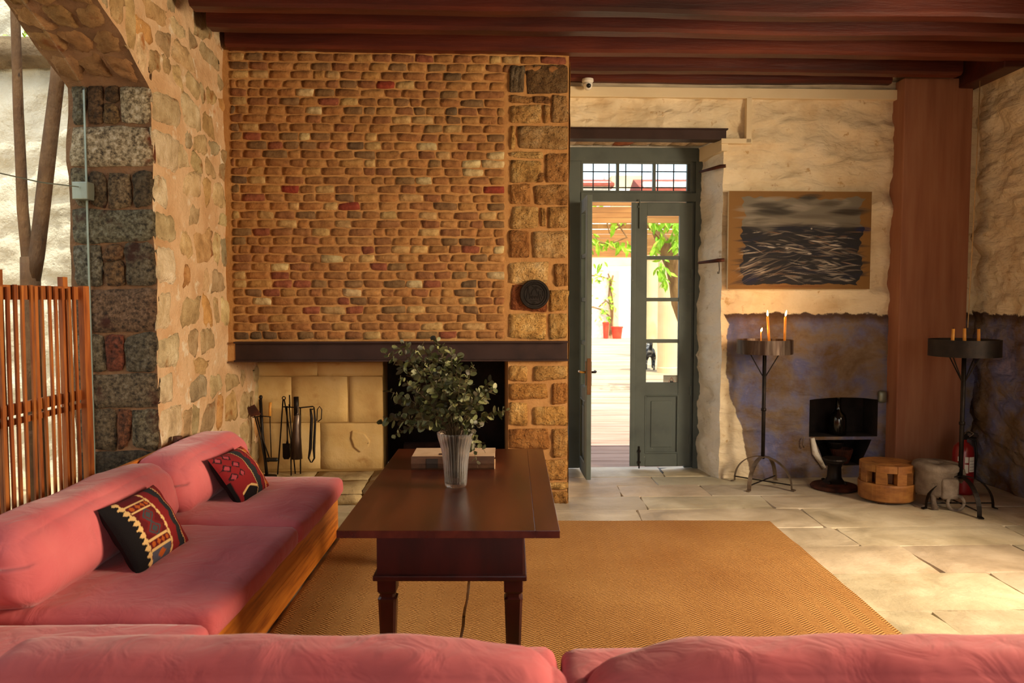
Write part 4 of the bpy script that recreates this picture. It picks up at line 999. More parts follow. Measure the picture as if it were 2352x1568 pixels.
# rugs
def rug(x0, x1, y0, y1, lab, th=.012):
    mb = MB(); A = seg(x0, (x1, .06)); B = seg(y0, (y1, .06)); rr = random.Random(x0)
    def top(a, b):
        e = a in (A[0], A[-1]); f = b in (B[0], B[-1])
        ox = mn.noise(Vector((a*9, b*6, 3)))*.006 if e else 0; oy = mn.noise(Vector((a*2, b*9, 9)))*.014 if f else 0
        return (a+ox, b+oy, th+mn.noise(Vector((a*1.5, b*1.5, 1)))*.003)
    mb.grid(top, A, B)
    mb.grid(lambda a, t: Vector(top(a, B[0])) - Vector((0, 0, (th+.0)*t)), A, [0, 1]); mb.grid(lambda a, t: Vector(top(a, B[-1])) - Vector((0, 0, th*t)), A, [0, 1])
    mb.grid(lambda b, t: Vector(top(A[0], b)) - Vector((0, 0, th*t)), B, [0, 1]); mb.grid(lambda b, t: Vector(top(A[-1], b)) - Vector((0, 0, th*t)), B, [0, 1])
    return tag(mb.build('sisal_rug', M['sisal'], smooth=True), lab, 'rug', 'sisal rugs')
yr = gz(1500, 1195, .012).y; xr_ = gz(1763, 1191, .012).x
rug(-.245, xr_, 2.86, yr, 'herringbone sisal rug with a free edge lying over the pale flagstones')
rug(-1.20, -.262, 2.86, yr-.03, 'herringbone sisal rug between the pink corner sofa and the table')

# table
tb0 = gz(772, 1219, .72); tb1 = gz(1286, 1218, .72); tf0 = gz(911, 1031, .72); tf1 = gz(1247, 1030, .72)
ty0, ty1 = (tb0.y+tb1.y)/2, (tf0.y+tf1.y)/2; tx0, tx1 = tb0.x, tb1.x
tcx, tw, tl = (tx0+tx1)/2, tx1-tx0, ty1-ty0
T = thing('wooden_table', 'dark polished wooden table with square tapered legs in mid room', 'table', (tcx, ty0, 0))
xs = tw*.39
for (a, b) in [(-tw/2, xs-.0003), (xs+.0003, tw/2)]:
    mb = MB(); mb.box(a, 0, .688, b, tl, .72); mb.build('top_board', M['table'], T, bevel=.0012)
ax0, ax1 = (860-CX)/F*(ty0+.13) - tcx, (1202-CX)/F*(ty0+.13) - tcx
ay0, ay1 = .13, tl-.16; az0, az1 = .475, .688
for nm, b_ in [('apron', (ax0, ay0, az0, ax1, ay0+.025, az1)), ('apron', (ax0, ay1-.025, az0, ax1, ay1, az1)), ('apron', (ax0, ay0+.026, az0, ax0+.025, ay1-.026, az1)), ('apron', (ax1-.025, ay0+.026, az0, ax1, ay1-.026, az1))]:
    mb = MB(); mb.box(*b_); mb.build(nm, M['table_d'], T, bevel=.002)
mb = MB(); e = .016
mb.box(ax0-e, ay0-e, az0-.012, ax1+e, ay0+.004, az0+.012); mb.box(ax0-e, ay1-.004, az0-.012, ax1+e, ay1+e, az0+.012); mb.box(ax0-e, ay0, az0-.012, ax0+.004, ay1, az0+.012); mb.box(ax1-.004, ay0, az0-.012, ax1+e, ay1, az0+.012)
mb.build('moulding', M['table_d'], T, bevel=.005)
for lx, sx in ((ax0+.042, -1), (ax1-.042, 1)):
    for ly in (ay0+.042, ay1-.042):
        mb = MB(); prof = [(.016, .028), (.03, .029), (.40-.05, .040), (.385, .042), (.390, .034), (.40, .034), (.405, .042), (.4051+.008, .042), (.474, .042), (.69, .040)]
        prof = [(0.004, .027), (.02, .028), (.355, .039), (.368, .041), (.376, .033), (.388, .033), (.402, .041), (.474, .042), (.687, .041)]
        vs = []; fs = []
        for (z, h) in prof:
            c = h*.28 if .01 < z < .40 else h*.08
            for dx, dy in ((-h, -h+c), (-h+c, -h), (h-c, -h), (h, -h+c), (h, h-c), (h-c, h), (-h+c, h), (-h, h-c)): vs.append((lx+dx, ly+dy, z+.008))
        for i in range(len(prof)-1):
            for k in range(8): fs.append((i*8+k, i*8+(k+1) % 8, (i+1)*8+(k+1) % 8, (i+1)*8+k))
        fs += [tuple(range(8))[::-1], tuple((len(prof)-1)*8+k for k in range(8))]
        mb.add(vs, fs); mb.build('leg', M['table_d'], T)

# big ledger
bp = gz(945, 1078, .722); bq = gz(1137, 1078, .722); bwid = bq.x-bp.x; bth = .072; bdp = .27
bk = thing('old_book', 'large old leather-spined book lying on the table behind the vase', 'book', ((bp.x+bq.x)/2, bp.y+.005, .7215), math.radians(.8))
for z0, z1 in ((0, .005), (bth-.005, bth)):
    mb = MB(); mb.box(-bwid/2, 0, z0, bwid/2, bdp, z1); mb.build('cover', M['book_cover'], bk, bevel=.0015)
mb = MB(); mb.box(-bwid/2+.008, .008, .005, bwid/2-.010, bdp-.008, bth-.005); mb.build('page_block', M['paper'], bk)
mb = MB(); prof = [(0, -.001), (-.006, .010), (-.011, bth*.5), (-.006, bth-.010), (0, bth+.001), (.012, bth+.001), (.012, -.001)]
mb.prism([(y, z) for y, z in prof], -bwid/2-.001, bwid/2-.004, 'x'); mb.build('spine', M['book_spine'], bk)
mb = MB(); mb.prism([(-.007, .009), (-.0125, bth*.5), (-.007, bth-.009), (-.004, bth-.009), (-.004, .009)], -bwid/2+.085, -bwid/2+.150, 'x'); mb.build('spine_label', M['book_label'], bk)
mb = MB(); mb.box(-bwid/2+.15, .05, bth-.004, -bwid/2+.20, .10, bth+.0012); mb.build('cover_label', M['book_spine'], bk)

# vase
vp = gz(1047, 1123, .7215); vy = vp.y+.05; vx = (1046-CX)/F*vy*1.005
vs_ = thing('glass_vase', 'flared ribbed clear glass vase standing on the table', 'vase', (vx, vy, .7215))
k_ = vy/4.0
pr = [(.0, .004), (.048, .003), (.054, .008), (.056, .02), (.060, .08), (.064, .13), (.070, .175), (.079, .215), (.090, .25), (.094, .272)]
pr = [(r*1.0*k_, z*1.03*k_) for r, z in pr]
inn = [(max(0, r-.0045), z+(.018 if z < .03 else 0)) for r, z in pr][::-1]
mb = MB(); mb.lathe([(0, 0)]+pr[1:]+[(pr[-1][0]-.002, pr[-1][1]+.004)]+inn[:-3]+[(.045, .022), (0, .022)], 224, rib=lambda a, z: 1+.020*math.cos(28*a)*(1 if z > .012 else 0))
mb.build('vase_wall', M['vase'], vs_, smooth=True)
mb = MB(); mb.lathe([(0, .0225), (.048*k_, .023), (.053*k_, .07), (.055*k_, .085), (0, .085)], 32); mb.build('water', M['water'], vs_, smooth=True)

# bouquet of eucalyptus
bq_ = thing('eucalyptus_bouquet', 'loose bouquet of grey-green eucalyptus twigs in the glass vase', 'bouquet', (vx, vy, .7215+.27*k_))
rnd = random.Random(21); leaves = []
# twig tips as they spread in the photograph (pixel offsets at the vase's distance), with a spread in depth
TIPS = [(905,790),(880,808),(925,785),(935,830),(965,790),(985,800),(1000,772),(1012,790),(1035,800),(1050,812),(960,840),(1000,845),(1060,850),(1078,845),(1088,838),(1030,860),(915,870),(892,898),(940,885),(985,880),(1020,900),
 (1105,900),(1130,872),(1138,890),(1120,910),(1160,945),(1172,942),(1100,930),(1070,905),(905,925),(880,958),(870,968),(915,945),(950,930),(900,1002),(930,985),(955,965),(1090,965),(1108,978),(1060,940),(1115,1040),(1098,1075),(1000,940),(980,915),(1040,925),(1075,875),(1020,830),(955,800),(1095,1030),(985,985),(1045,975),(930,915),(1010,870),(960,890)]
v0 = Vector((vx, vy, .7215+.27*k_)); twigs = []
for ti, (tx, tyy) in enumerate(TIPS):
    dep = vy + rnd.uniform(-.17, .20)
    tip = gy(tx, tyy, dep) - v0
    root = Vector((rnd.uniform(-.022, .022), rnd.uniform(-.022, .022), -.22)); neck = Vector((tip.x*.12, (tip.y)*.10, .0+rnd.uniform(0, .02)))
    neck.x = max(-.06, min(.06, neck.x)); neck.y = max(-.05, min(.05, neck.y))
    m1 = Vector((tip.x*.45, tip.y*.5, max(tip.z*.62, .06)+.03))
    P = []
    for k in range(15):
        t = k/14
        if t < .25: q = root.lerp(neck, t/.25)
        else:
            s = (t-.25)/.75; q = neck*(1-s)**2 + m1*2*s*(1-s) + tip*s*s
        P.append(q)
    mb = MB(); mb.tube(P, [.0024-.0014*k/14 for k in range(15)], 5); twigs.append(mb)
    L = (tip-neck).length; nl = max(6, int(L/.026)); small = rnd.random() < .45
    for k in range(nl):
        s = .28+.72*(k+rnd.random()*.5)/nl
        s = min(s, 1.0); q = neck*(1-s)**2 + m1*2*s*(1-s) + tip*s*s
        tan = ((m1-neck)*2*(1-s)+(tip-m1)*2*s).normalized()
        for sd in (-1, 1):
            ref = mn.random_unit_vector(); ax = tan.cross(ref).normalized()*sd
            sz = (rnd.uniform(.011, .018) if small else rnd.uniform(.017, .031))*(1.15-.5*s if not small else 1)
            leaves.append((q, (ax+tan*rnd.uniform(.1, .7)).normalized(), sz, rnd.random()))
for mb in twigs: mb.build('twig', M['stem'], bq_)
def leafmesh(n, kx, ky, c, dia=False):
    mb = MB(); mb.col(c); vs = [(0, 0, 0)]; m = 9
    for k in range(m):
        a = PI-2*PI*(k+.5)/m; x = .5+.5*math.cos(a); y = .5*math.sin(a)
        w_ = 1-.35*max(0, x-.5)
        vs.append((x*kx, y*ky*w_, .10*abs(y)*ky+.06*math.sin(x*3)))
    vs.append((.5*kx, 0, -.03)); c_ = m+1
    fs = [(c_, 1+k, 1+(k+1) % m) for k in range(m)]
    mb.add(vs, fs); me = bpy.data.meshes.new('leaf'); me.from_pydata(mb.v, [], mb.f); me.update()
    at = me.color_attributes.new('Col', 'FLOAT_COLOR', 'POINT'); at.data.foreach_set('color', np.array(mb.c, dtype=np.float32).ravel())
    me.polygons.foreach_set('use_smooth', [True]*len(me.polygons)); me.materials.append(M['leaf_a']); return me
LM = [leafmesh(0, 2.0, 1.7, lin(c)) for c in ('#e8e8c8', '#b2b694', '#fff8d8', '#8a8470', '#c2c89a', '#8c7864', '#9a9c80')] + [leafmesh(0, 2.5, 1.0, lin(c)) for c in ('#fff6c8', '#b0b688', '#9a8a6c')]
leaves.sort(key=lambda l: -l[2])
rest = MB()
def leafmat(q, d, sz, rv):
    z = Vector((0, 0, 1)); up = (mn.random_unit_vector()*.8+Vector((0, -.5, .5))).normalized()
    y = up.cross(d)
    if y.length < 1e-3: y = Vector((1, 0, 0))
    y.normalize(); zz = d.cross(y)
    return Matrix(((d.x, y.x, zz.x, q.x), (d.y, y.y, zz.y, q.y), (d.z, y.z, zz.z, q.z), (0, 0, 0, 1))) @ Matrix.Scale(sz, 4)
mn.seed_set(3)
for i, (q, d, sz, rv) in enumerate(leaves):
    mt = leafmat(q, d, sz, rv); me = LM[int(rv*len(LM)) % len(LM)]
    if i < 300: link('leaf', me, bq_, mt)
    else:
        rest.col(tuple(me.color_attributes['Col'].data[0].color)); rest.add([mt @ v.co for v in me.vertices], [tuple(p.vertices) for p in me.polygons])
o = rest.build('leaves', M['leaf_a'], bq_, smooth=True, fixn=False); o['kind'] = 'stuff'

# painting
M['paint'] = attr_mat('oil_paint', .65, (90, .4, .004))
a0, b0 = bw(1671, 664, WW-.06); a1, b1 = bw(2003, 440, WW-.06); pw, ph = a1-a0, b1-b0
PT = thing('seascape_painting', 'unframed canvas of a dark stormy sea on the white wall', 'painting', mtx=BM @ Matrix.Translation(((a0+a1)/2, WW-.03, (b0+b1)/2)))
NXP, NZP = 420, 280
img = np.zeros((NXP, NZP, 3)); img[:] = lin('#7d5a2c')[:3]
gx_, gz_ = np.meshgrid(np.linspace(0, 1, NXP), np.linspace(0, 1, NZP), indexing='ij')
pr_ = np.random.default_rng(12)
edge_n = lambda t, k: .5*np.sin(t*17+k)+.3*np.sin(t*41+k*2)+.2*np.sin(t*83+k*3)
in_ = (gx_ > .10+.025*edge_n(gz_, 1)) & (gx_ < .93+.03*edge_n(gz_, 4)) & (gz_ > .05+.012*edge_n(gx_, 2)) & (gz_ < .93+.03*edge_n(gx_, 5))
img[in_ & (gz_ < .64)] = lin('#1d1b20')[:3]; img[in_ & (gz_ >= .64)] = lin('#6f685c')[:3]
def stroke(x, z, L, wd, ang, c, al, curve=0.):
    ca, sa = math.cos(ang), math.sin(ang); dx = (gx_-x)*1.5; dz = gz_-z
    u = dx*ca+dz*sa; v = -dx*sa+dz*ca-curve*u*u
    wd = wd*np.clip(1.15-(u/L)**2, .05, 1.2); mk = np.clip(1.3*(1-np.abs(v)/wd), 0, 1)*np.clip((L-np.abs(u))/(.6*L+1e-6), 0, 1)
    streak = .75+.25*np.sin(v/wd*9+x*50+u*20)
    a = (mk*al*streak)[..., None]; img[:] = img*(1-a)+np.array(lin(c)[:3])*a
for k in range(46): stroke(pr_.uniform(.14, .86), pr_.uniform(.62, .90), pr_.uniform(.10, .26), pr_.uniform(.02, .05), pr_.normal(0, .06), pr_.choice(['#7b7466', '#8d857a', '#6a6358', '#9a9286', '#544e42']), .75)
for (x, z, L, wd, c) in [(.33, .80, .30, .055, '#2b2620'), (.25, .86, .2, .03, '#3a342c'), (.56, .94, .14, .035, '#2e2a24'), (.84, .79, .26, .04, '#2b2118'), (.72, .88, .16, .03, '#4b4438'), (.5, .83, .2, .025, '#857d70'), (.3, .92, .2, .02, '#8a8274'), (.5, .70, .5, .03, '#7a7264'), (.62, .745, .35, .02, '#5d564b')]:
    for q in (-1, 0, 1): stroke(x+.03*q, z+.012*q, L*.9, wd, .03*q, c, .75)
for k in range(150): stroke(pr_.uniform(.12, .90), pr_.uniform(.07, .63), pr_.uniform(.08, .25), pr_.uniform(.012, .035), pr_.normal(.05, .12), pr_.choice(['#15151d', '#1b1b24', '#211c1c', '#12141f', '#2a2523', '#1a1a2c']), .85, pr_.normal(0, .5))
stroke(.5, .655, .62, .014, 0, '#4c443c', .8); stroke(.5, .63, .62, .03, 0, '#171722', .9); stroke(.95, .615, .12, .035, 0, '#101848', .9)
for k in range(230):
    z = pr_.uniform(.08, .60); x = pr_.uniform(.10, .90); stroke(x, z, pr_.uniform(.03, .16), pr_.uniform(.003, .010), pr_.normal(.0+(.25 if x < .45 and z < .35 else -.1), .16), pr_.choice(['#8f8478', '#a89c8e', '#6d645c', '#c3b6a6', '#5a5048', '#7d5f48']), pr_.uniform(.45, .9), pr_.normal(0, .8))
for (x, z, L) in [(.3, .43, .06), (.57, .365, .03), (.41, .42, .025), (.58, .62, .012), (.75, .45, .08), (.62, .49, .1)]: stroke(x, z, L, .010, -.1, '#cfc2b4', .9)
for k in range(14): stroke(pr_.uniform(.1, .4), pr_.uniform(.12, .33), pr_.uniform(.1, .2), .006, .45, '#8a7a6a', .6, -.5)
stroke(.16, .10, .12, .06, .3, '#15193a', .8); stroke(.5, .03, .45, .012, 0, '#6a2f18', .6)
def pcol(a, b): 
    i = min(NXP-1, int(round((a/pw+.5)*(NXP-1)))); j = min(NZP-1, int(round((b/ph+.5)*(NZP-1)))); return (*img[i, j], 1)
mb = MB(); mb.grid(lambda a, b: (a, -.0315, b), list(np.linspace(-pw/2+.001, pw/2-.001, NXP)), list(np.linspace(-ph/2+.001, ph/2-.001, NZP)), colfn=pcol); mb.build('painted_face', M['paint'], PT, fixn=False)
mb = MB(); mb.box(-pw/2, -.031, -ph/2, pw/2, .0, ph/2); mb.build('canvas', M['trimw'], PT)

# candle stands
def candle_stand(label, loc, r, zt, zb, candles, group, lit, rz=0):
    st = thing('candle_stand', label, 'candle stand', loc, rz, group)
    mb = MB(); mb.lathe([(r, zb), (r, zt), (r-.006, zt), (r-.006, zb+.05), (0, zb+.05)], 96); mb.lathe([(r-.004, zb+.045), (0, zb+.045)], 40); mb.build('tray', M['iron'] if not lit else M['rust_tray'], st, smooth=False)
    mb = MB(); mb.lathe([(0, zb+.051), (r-.007, zb+.051), (r-.007, zt-.03), (0, zt-.03)], 30); mb.build('sand', M['hearth'], st)
    hl = .27
    mb = MB(); mb.tube([(0, 0, hl-.02), (0, 0, .62), (0, 0, .66), (0, 0, zb+.045)], .017, 10); mb.lathe([(.018, .68), (.023, .685), (.023, .705), (.018, .71)], 12); mb.build('pole', M['iron'], st, smooth=True)
    for k in range(4):
        a = PI/4+PI/2*k; mb = MB(); mb.tube([(.015*math.cos(a), .015*math.sin(a), zb-.20), (r*.62*math.cos(a), r*.62*math.sin(a), zb+.045)], .005, 6); mb.build('brace', M['iron'], st)
    R2 = .27
    for k in range(4):
        a = math.radians(20)+PI/2*k; ca, sa = math.cos(a), math.sin(a); mb = MB(); pr = []
        for i in range(13):
            t = i/12*PI/2; pr.append((R2*math.sin(t), .012+(hl-.012)*math.cos(t)**.9 if i < 12 else .012))
        pr.append((R2+.03, .006)); vs = []; fs = []
        for (q, z) in pr:
            for dw, dt in ((-.019, -.004), (.019, -.004), (.019, .004), (-.019, .004)): vs.append((q*ca-dw*sa, q*sa+dw*ca, z+dt))
        for i in range(len(pr)-1):
            for m in range(4): fs.append((4*i+m, 4*i+(m+1) % 4, 4*i+4+(m+1) % 4, 4*i+4+m))
        fs += [(0, 1, 2, 3), tuple(4*(len(pr)-1)+m for m in (3, 2, 1, 0))]
        mb.add(vs, fs); mb.build('leg', M['iron_l'] if lit else M['iron'], st)
    mb = MB()
    for k in range(2):
        a = math.radians(20)+PI/2*k; mb.tube([(-R2*.98*math.cos(a), -R2*.98*math.sin(a), .05), (R2*.98*math.cos(a), R2*.98*math.sin(a), .05)], .006, 6)
    mb.build('stretcher', M['iron'], st)
    for i, (dx, dy, rad, z1, lean, lab) in enumerate(candles):
        c = thing('candle', lab, 'candle', (loc[0]+dx, loc[1]+dy, zt-.04), 0, 'lit candles' if lit else 'unlit candles')
        h = z1-(zt-.04)
        mb = MB(); mb.tube([(0, 0, 0), (lean*.5, 0, h*.5), (lean, 0, h)], [rad, rad, rad*.92], 12); mb.build('wax', M['candle'], c, smooth=True)
        mb = MB(); mb.tube([(lean, 0, h), (lean+.002, 0, h+.012)], .0015, 5); mb.build('wick', M['wick'], c)
        if lit:
            fh = .055 if rad > .009 else .035; mb = MB(); fl_ = [(.0012, 0), (.006, .12), (.0085, .3), (.007, .55), (.0035, .8), (.0004, 1)]
            vs = []; n = 10
            for (r_, z_) in fl_:
                for k in range(n): vs.append((lean+.01*z_*(1 if i != 1 else -.2)+r_*math.cos(2*PI*k/n), r_*math.sin(2*PI*k/n), h+.004+z_*fh))
            mb.add(vs, [(a*n+k, a*n+(k+1) % n, (a+1)*n+(k+1) % n, (a+1)*n+k) for a in range(len(fl_)-1) for k in range(n)]); mb.build('flame', M['flame'], c, smooth=True)
            lp = lamp('candle_light', 'POINT', (loc[0]+dx+lean, loc[1]+dy, z1+.03), 3.6 if rad > .009 else 2.0, (1, .48, .16)); lp.data.shadow_soft_size = .012
    return st
M['rust_tray'] = pm('worn_tray', ['#2a1d17', '#4a382d', '#77675a'], 6, .4, [(40, .2, .003)], metal=.6, stretch=(3, 3, .3))
cp = gz(1757, 1092, 0); cp.y = 7.0; cp.x = (1757.5-CX)/F*cp.y
zt1 = gy(1757, 783, cp.y-.24).z; zb1 = gy(1757, 816, cp.y-.24).z
def cx_(px, y): return (px-CX)/F*y
candle_stand('wrought-iron candle stand under the painting, three lit candles in its tray', (cp.x, cp.y, 0), .243, zt1, zb1,
  [(cx_(1746, cp.y)-cp.x, -.03, .0065, gy(1746, 762, cp.y).z, 0, 'short thin lit candle, lowest of the three'), (cx_(1768, cp.y)-cp.x, .0, .0115, gy(1764, 727, cp.y).z, -.02, 'tall lit candle leaning slightly, between the other two'), (cx_(1801, cp.y)-cp.x, -.02, .0115, gy(1802, 727, cp.y).z, .004, 'tall upright lit candle close to the edge of the tray')], 'candle stands', True, math.radians(-62))
c2y = 6.22; c2x = cx_(2217, c2y); zt2 = gy(2217, 783, c2y-.26).z; zb2 = gy(2217, 823, c2y-.26).z
candle_stand('dark iron candle stand before the corner column, three unlit candles in its tray', (c2x, c2y, 0), .258, zt2, zb2,
  [(cx_(2186, c2y)-c2x, -.02, .0125, gy(2187, 755, c2y).z, .003, 'unlit honey-coloured candle in the dark stand, first from the column'), (cx_(2217, c2y)-c2x, .0, .0125, gy(2216, 754, c2y).z, -.004, 'unlit honey-coloured candle in the dark stand, the middle one'), (cx_(2246, c2y)-c2x, -.02, .0125, gy(2245, 755, c2y).z, -.003, 'unlit honey-coloured candle in the dark stand, on the extinguisher side')], 'candle stands', False, math.radians(-20))

# pedestal brazier, bottle
bz = gz(1928, 1122, 0); by_ = bz.y+.04
br = thing('iron_pedestal', 'low black cast-iron pedestal with a round bolted foot, before the wall niche', 'pedestal', ((1924-CX)/F*by_, by_, 0))
mb = MB(); mb.lathe([(0, 0), (.20, 0), (.205, .012), (.19, .03), (.12, .036), (.10, .05), (0, .05)], 32); mb.build('foot', M['rust'], br)
mb = MB(); mb.lathe([(.10, .05), (.075, .075), (.062, .10), (.058, .19), (.075, .225), (.095, .245), (0, .25)], 24); mb.build('stem', M['iron'], br, smooth=True)
for k in range(4):
    a = PI/4+PI/2*k; mb = MB(); mb.lathe([(0, .05), (.016, .05), (.016, .07), (0, .074)], 8, (.10*math.cos(a), .10*math.sin(a), 0)); mb.build('bolt', M['iron'], br)
mb = MB(); mb.lathe([(0, .245), (.10, .245), (.105, .255), (.10, .268), (.05, .272), (0, .272)], 28); mb.build('cap', M['iron'], br)
def ribbed(du, z0, r, h, lab, mat):
    t = thing('ribbed_bowl', lab, 'bowl', group='ribbed bowls in the wall opening', mtx=BM @ Matrix.Translation((tm+du, WW+.13, z0)))
    mb = MB(); mb.lathe([(0, 0), (r*.62, 0), (r*.8, h*.4), (r*.97, h*.9), (r*.97, h), (r*.88, h), (r*.7, h*.4), (0, h*.25)], 96, rib=lambda a, z: 1+.02*math.cos(32*a)); mb.build('bowl_wall', M[mat], t)
    mb = MB(); mb.lathe([(r*.9, h*.96), (r*1.0, h*.97), (r*1.0, h*1.06), (r*.9, h*1.06), (r*.9, h*.96)], 48); mb.build('rim', M[mat], t)
ribbed(.045, TZ0+.001, .105, .13, 'dark ribbed bowl standing in the lower wall opening', 'rust')
ribbed(-.02, TZ0+.141, .085, .06, 'small ribbed bowl stacked on the larger bowl in the lower wall opening', 'iron')
nx, nz_ = bw(1924, 1001, WW+.12)
bt = thing('glass_bottle', 'dark long-necked glass bottle standing in the wall niche', 'bottle', mtx=BM @ Matrix.Translation((nx, WW+.12, NZ0+.001)))
mb = MB(); mb.lathe([(0, 0), (.072, 0), (.078, .012), (.078, .15), (.068, .19), (.034, .225), (.026, .25), (.025, .345), (.030, .348), (.030, .362), (.022, .364), (0, .364)], 28); mb.build('bottle_body', M['bottle'], bt, smooth=True)
# iron latch beside the niche
u, zz = bw(1846, 1015, WW-.02); mb = MB(); mb.tube([(u, WW-.03, zz+.05), (u-.012, WW-.04, zz+.03), (u-.012, WW-.04, zz-.03), (u, WW-.03, zz-.05)], .006, 6); tag(mb.build('latch', M['iron_l'], mtx=BM), 'small pale iron loop on the blue wall beside the niche', 'latch')
u, zz = bw(2026, 910, WW-.02); mb = MB(); roundbox(mb, (u, WW-.03, zz), (.075, .05, .12), .025, (6, 6, 6), wr=.008); tag(mb.build('wall_socket', M['clip'], mtx=BM, smooth=True), 'small pale fitting on the blue wall by the column', 'fitting')

# wooden mould stool
gp = gz(2050, 1163, 0); gR = .225; gy_ = gp.y+gR; gxx = (2050-CX)/F*gy_*.995
gw = thing('wooden_mould', 'round wooden gear mould with square openings, on the flagstones by the column', 'mould', (gxx, gy_, 0), math.radians(8))
mb = MB(); mb.col((1, 1, 1, 1)); mb.lathe([(0, .02), (gR*.93, .02), (gR*.97, .03), (gR, .15), (gR*.985, .165), (0, .165)], 40); mb.build('base_ring', M['gearwood'], gw)
for k in range(8):
    a = 2*PI*k/8; mb = MB(); mb.col(vary('#ffffff', .15)); m_ = Matrix.Rotation(a, 4, 'Z'); mb.box(gR*.70, -.042, .165, gR*.93, .042, .262, m_); mb.build('block', M['gearwood'], gw, bevel=.003)
mb = MB(); mb.col((.55, .5, .5, 1)); mb.lathe([(0, .16), (gR*.6, .16), (gR*.6, .265), (0, .265)], 24); mb.build('hub', M['gearwood'], gw)
for k in range(8):
    a0_ = 2*PI*(k-.25)/8+.006; a1_ = 2*PI*(k+.75)/8-.006; n = 5; pts = [(gR*.95*math.cos(a0_+(a1_-a0_)*i/n), gR*.95*math.sin(a0_+(a1_-a0_)*i/n)) for i in range(n+1)]+[(gR*.5*math.cos(a1_), gR*.5*math.sin(a1_)), (gR*.5*math.cos(a0_), gR*.5*math.sin(a0_))]
    mb = MB(); mb.col(vary('#ffffff', .14)); mb.prism(pts, .262, .322, 'z'); mb.build('rim_segment', M['gearwood'], gw, bevel=.003)
mb = MB(); mb.col((.9, .88, .85, 1)); mb.lathe([(0, .30), (gR*.52, .30), (gR*.52, .324), (0, .326)], 24); mb.build('top_disc', M['gearwood'], gw)
for dx, dy in ((-.12, -.1), (.12, -.1), (0, .14)):
    mb = MB(); mb.col((.4, .35, .3, 1)); mb.box(dx-.03, dy-.02, 0, dx+.03, dy+.02, .022); mb.build('foot', M['gearwood'], gw)

# grey cast object
mp_ = gz(2160, 1172, 0); my = mp_.y+.17; mx_ = (2160-CX)/F*my
mo = thing('stone_casting', 'grey worn machine casting with a round hole on top, beside the wooden mould', 'casting', (mx_, my, 0), math.radians(-12))
mb = MB(); mb.lathe([(0, .10), (.155, .10), (.165, .13), (.16, .29), (.175, .305), (.178, .335), (.165, .352), (.06, .356), (.052, .34), (.052, .24), (0, .24)], 40)
mb.v = [tuple(Vector(p)+mn.noise_vector(Vector(p)*9)*.007) for p in mb.v]; mb.build('drum', M['mortar_stone'], mo, smooth=True)
mb = MB(); roundbox(mb, (.06, -.145, .17), (.13, .07, .16), .02, (6, 4, 6), wr=.006); mb.build('side_block', M['mortar_stone'], mo, smooth=True)
for (x0, y0, x1, y1) in ((-.06, -.12, -.05, -.17), (-.12, .08, -.16, .1), (.1, .1, .14, .13)):
    mb = MB(); mb.tube([(x0, y0, .12), ((x0+x1)/2, (y0+y1)/2, .06), (x1, y1, .0)], [.026, .020, .028], 8); mb.build('leg', M['mortar_stone'], mo, smooth=True)
mb = MB(); mb.tube([(.10+.06*math.cos(t), -.17, .065+.06*math.sin(t)) for t in np.linspace(0, 2*PI, 17)], .014, 8); mb.build('lug', M['mortar_stone'], mo, smooth=True)
mb = MB(); mb.tube([(.17, -.02, .20), (.19, -.03, .26), (.185, -.03, .31)], [.02, .028, .02], 8); mb.build('spout', M['mortar_stone'], mo, smooth=True)

# fire extinguisher in the corner
ex = thing('fire_extinguisher', 'red fire extinguisher with white labels in the dark corner behind the candle stand', 'fire extinguisher', ((2222-CX)/F*6.75, 6.75, 0))
mb = MB(); mb.lathe([(0, 0), (.083, 0), (.085, .02), (.085, .36), (.075, .41), (.045, .44), (.025, .45), (.025, .47), (0, .47)], 32); mb.build('cylinder', M['redpaint'], ex, smooth=True)
def band(z0, z1, a0, a1, mat, nm):
    mb = MB(); mb.grid(lambda a, z: (.0865*math.cos(a), .0865*math.sin(a), z), list(np.linspace(a0, a1, 12)), [z0, z1]); mb.build(nm, M[mat], ex)
A_ = -PI/2
band(.20, .33, A_+.05, A_+.75, 'label_w', 'label'); band(.28, .33, A_-.35, A_-.03, 'label_w', 'label'); band(.19, .265, A_-.38, A_-.03, 'label_w', 'label'); band(.29, .33, A_-1.0, A_-.75, 'label_w', 'label')
for k in range(4): band(.215+.026*k, .219+.026*k, A_+.12, A_+.68, 'black', 'label_text')
mb = MB(); mb.box(-.02, -.02, .47, .02, .02, .52); mb.tube([(0, 0, .52), (.03, -.02, .535), (.09, -.05, .52)], .008, 6); mb.tube([(0, 0, .50), (.08, -.05, .49)], .008, 6); mb.build('valve', M['iron'], ex)
mb = MB(); mb.tube([(.02, 0, .49), (.10, .0, .46), (.115, 0, .34), (.10, 0, .12)], .010, 8); mb.build('hose', M['black'], ex, smooth=True)
mb = MB(); mb.tube([(-.01, -.03, .52), (.0, -.05, .56), (.05, -.06, .53), (.02, -.05, .50)], .003, 5); mb.build('pull_ring', M['iron_l'], ex)
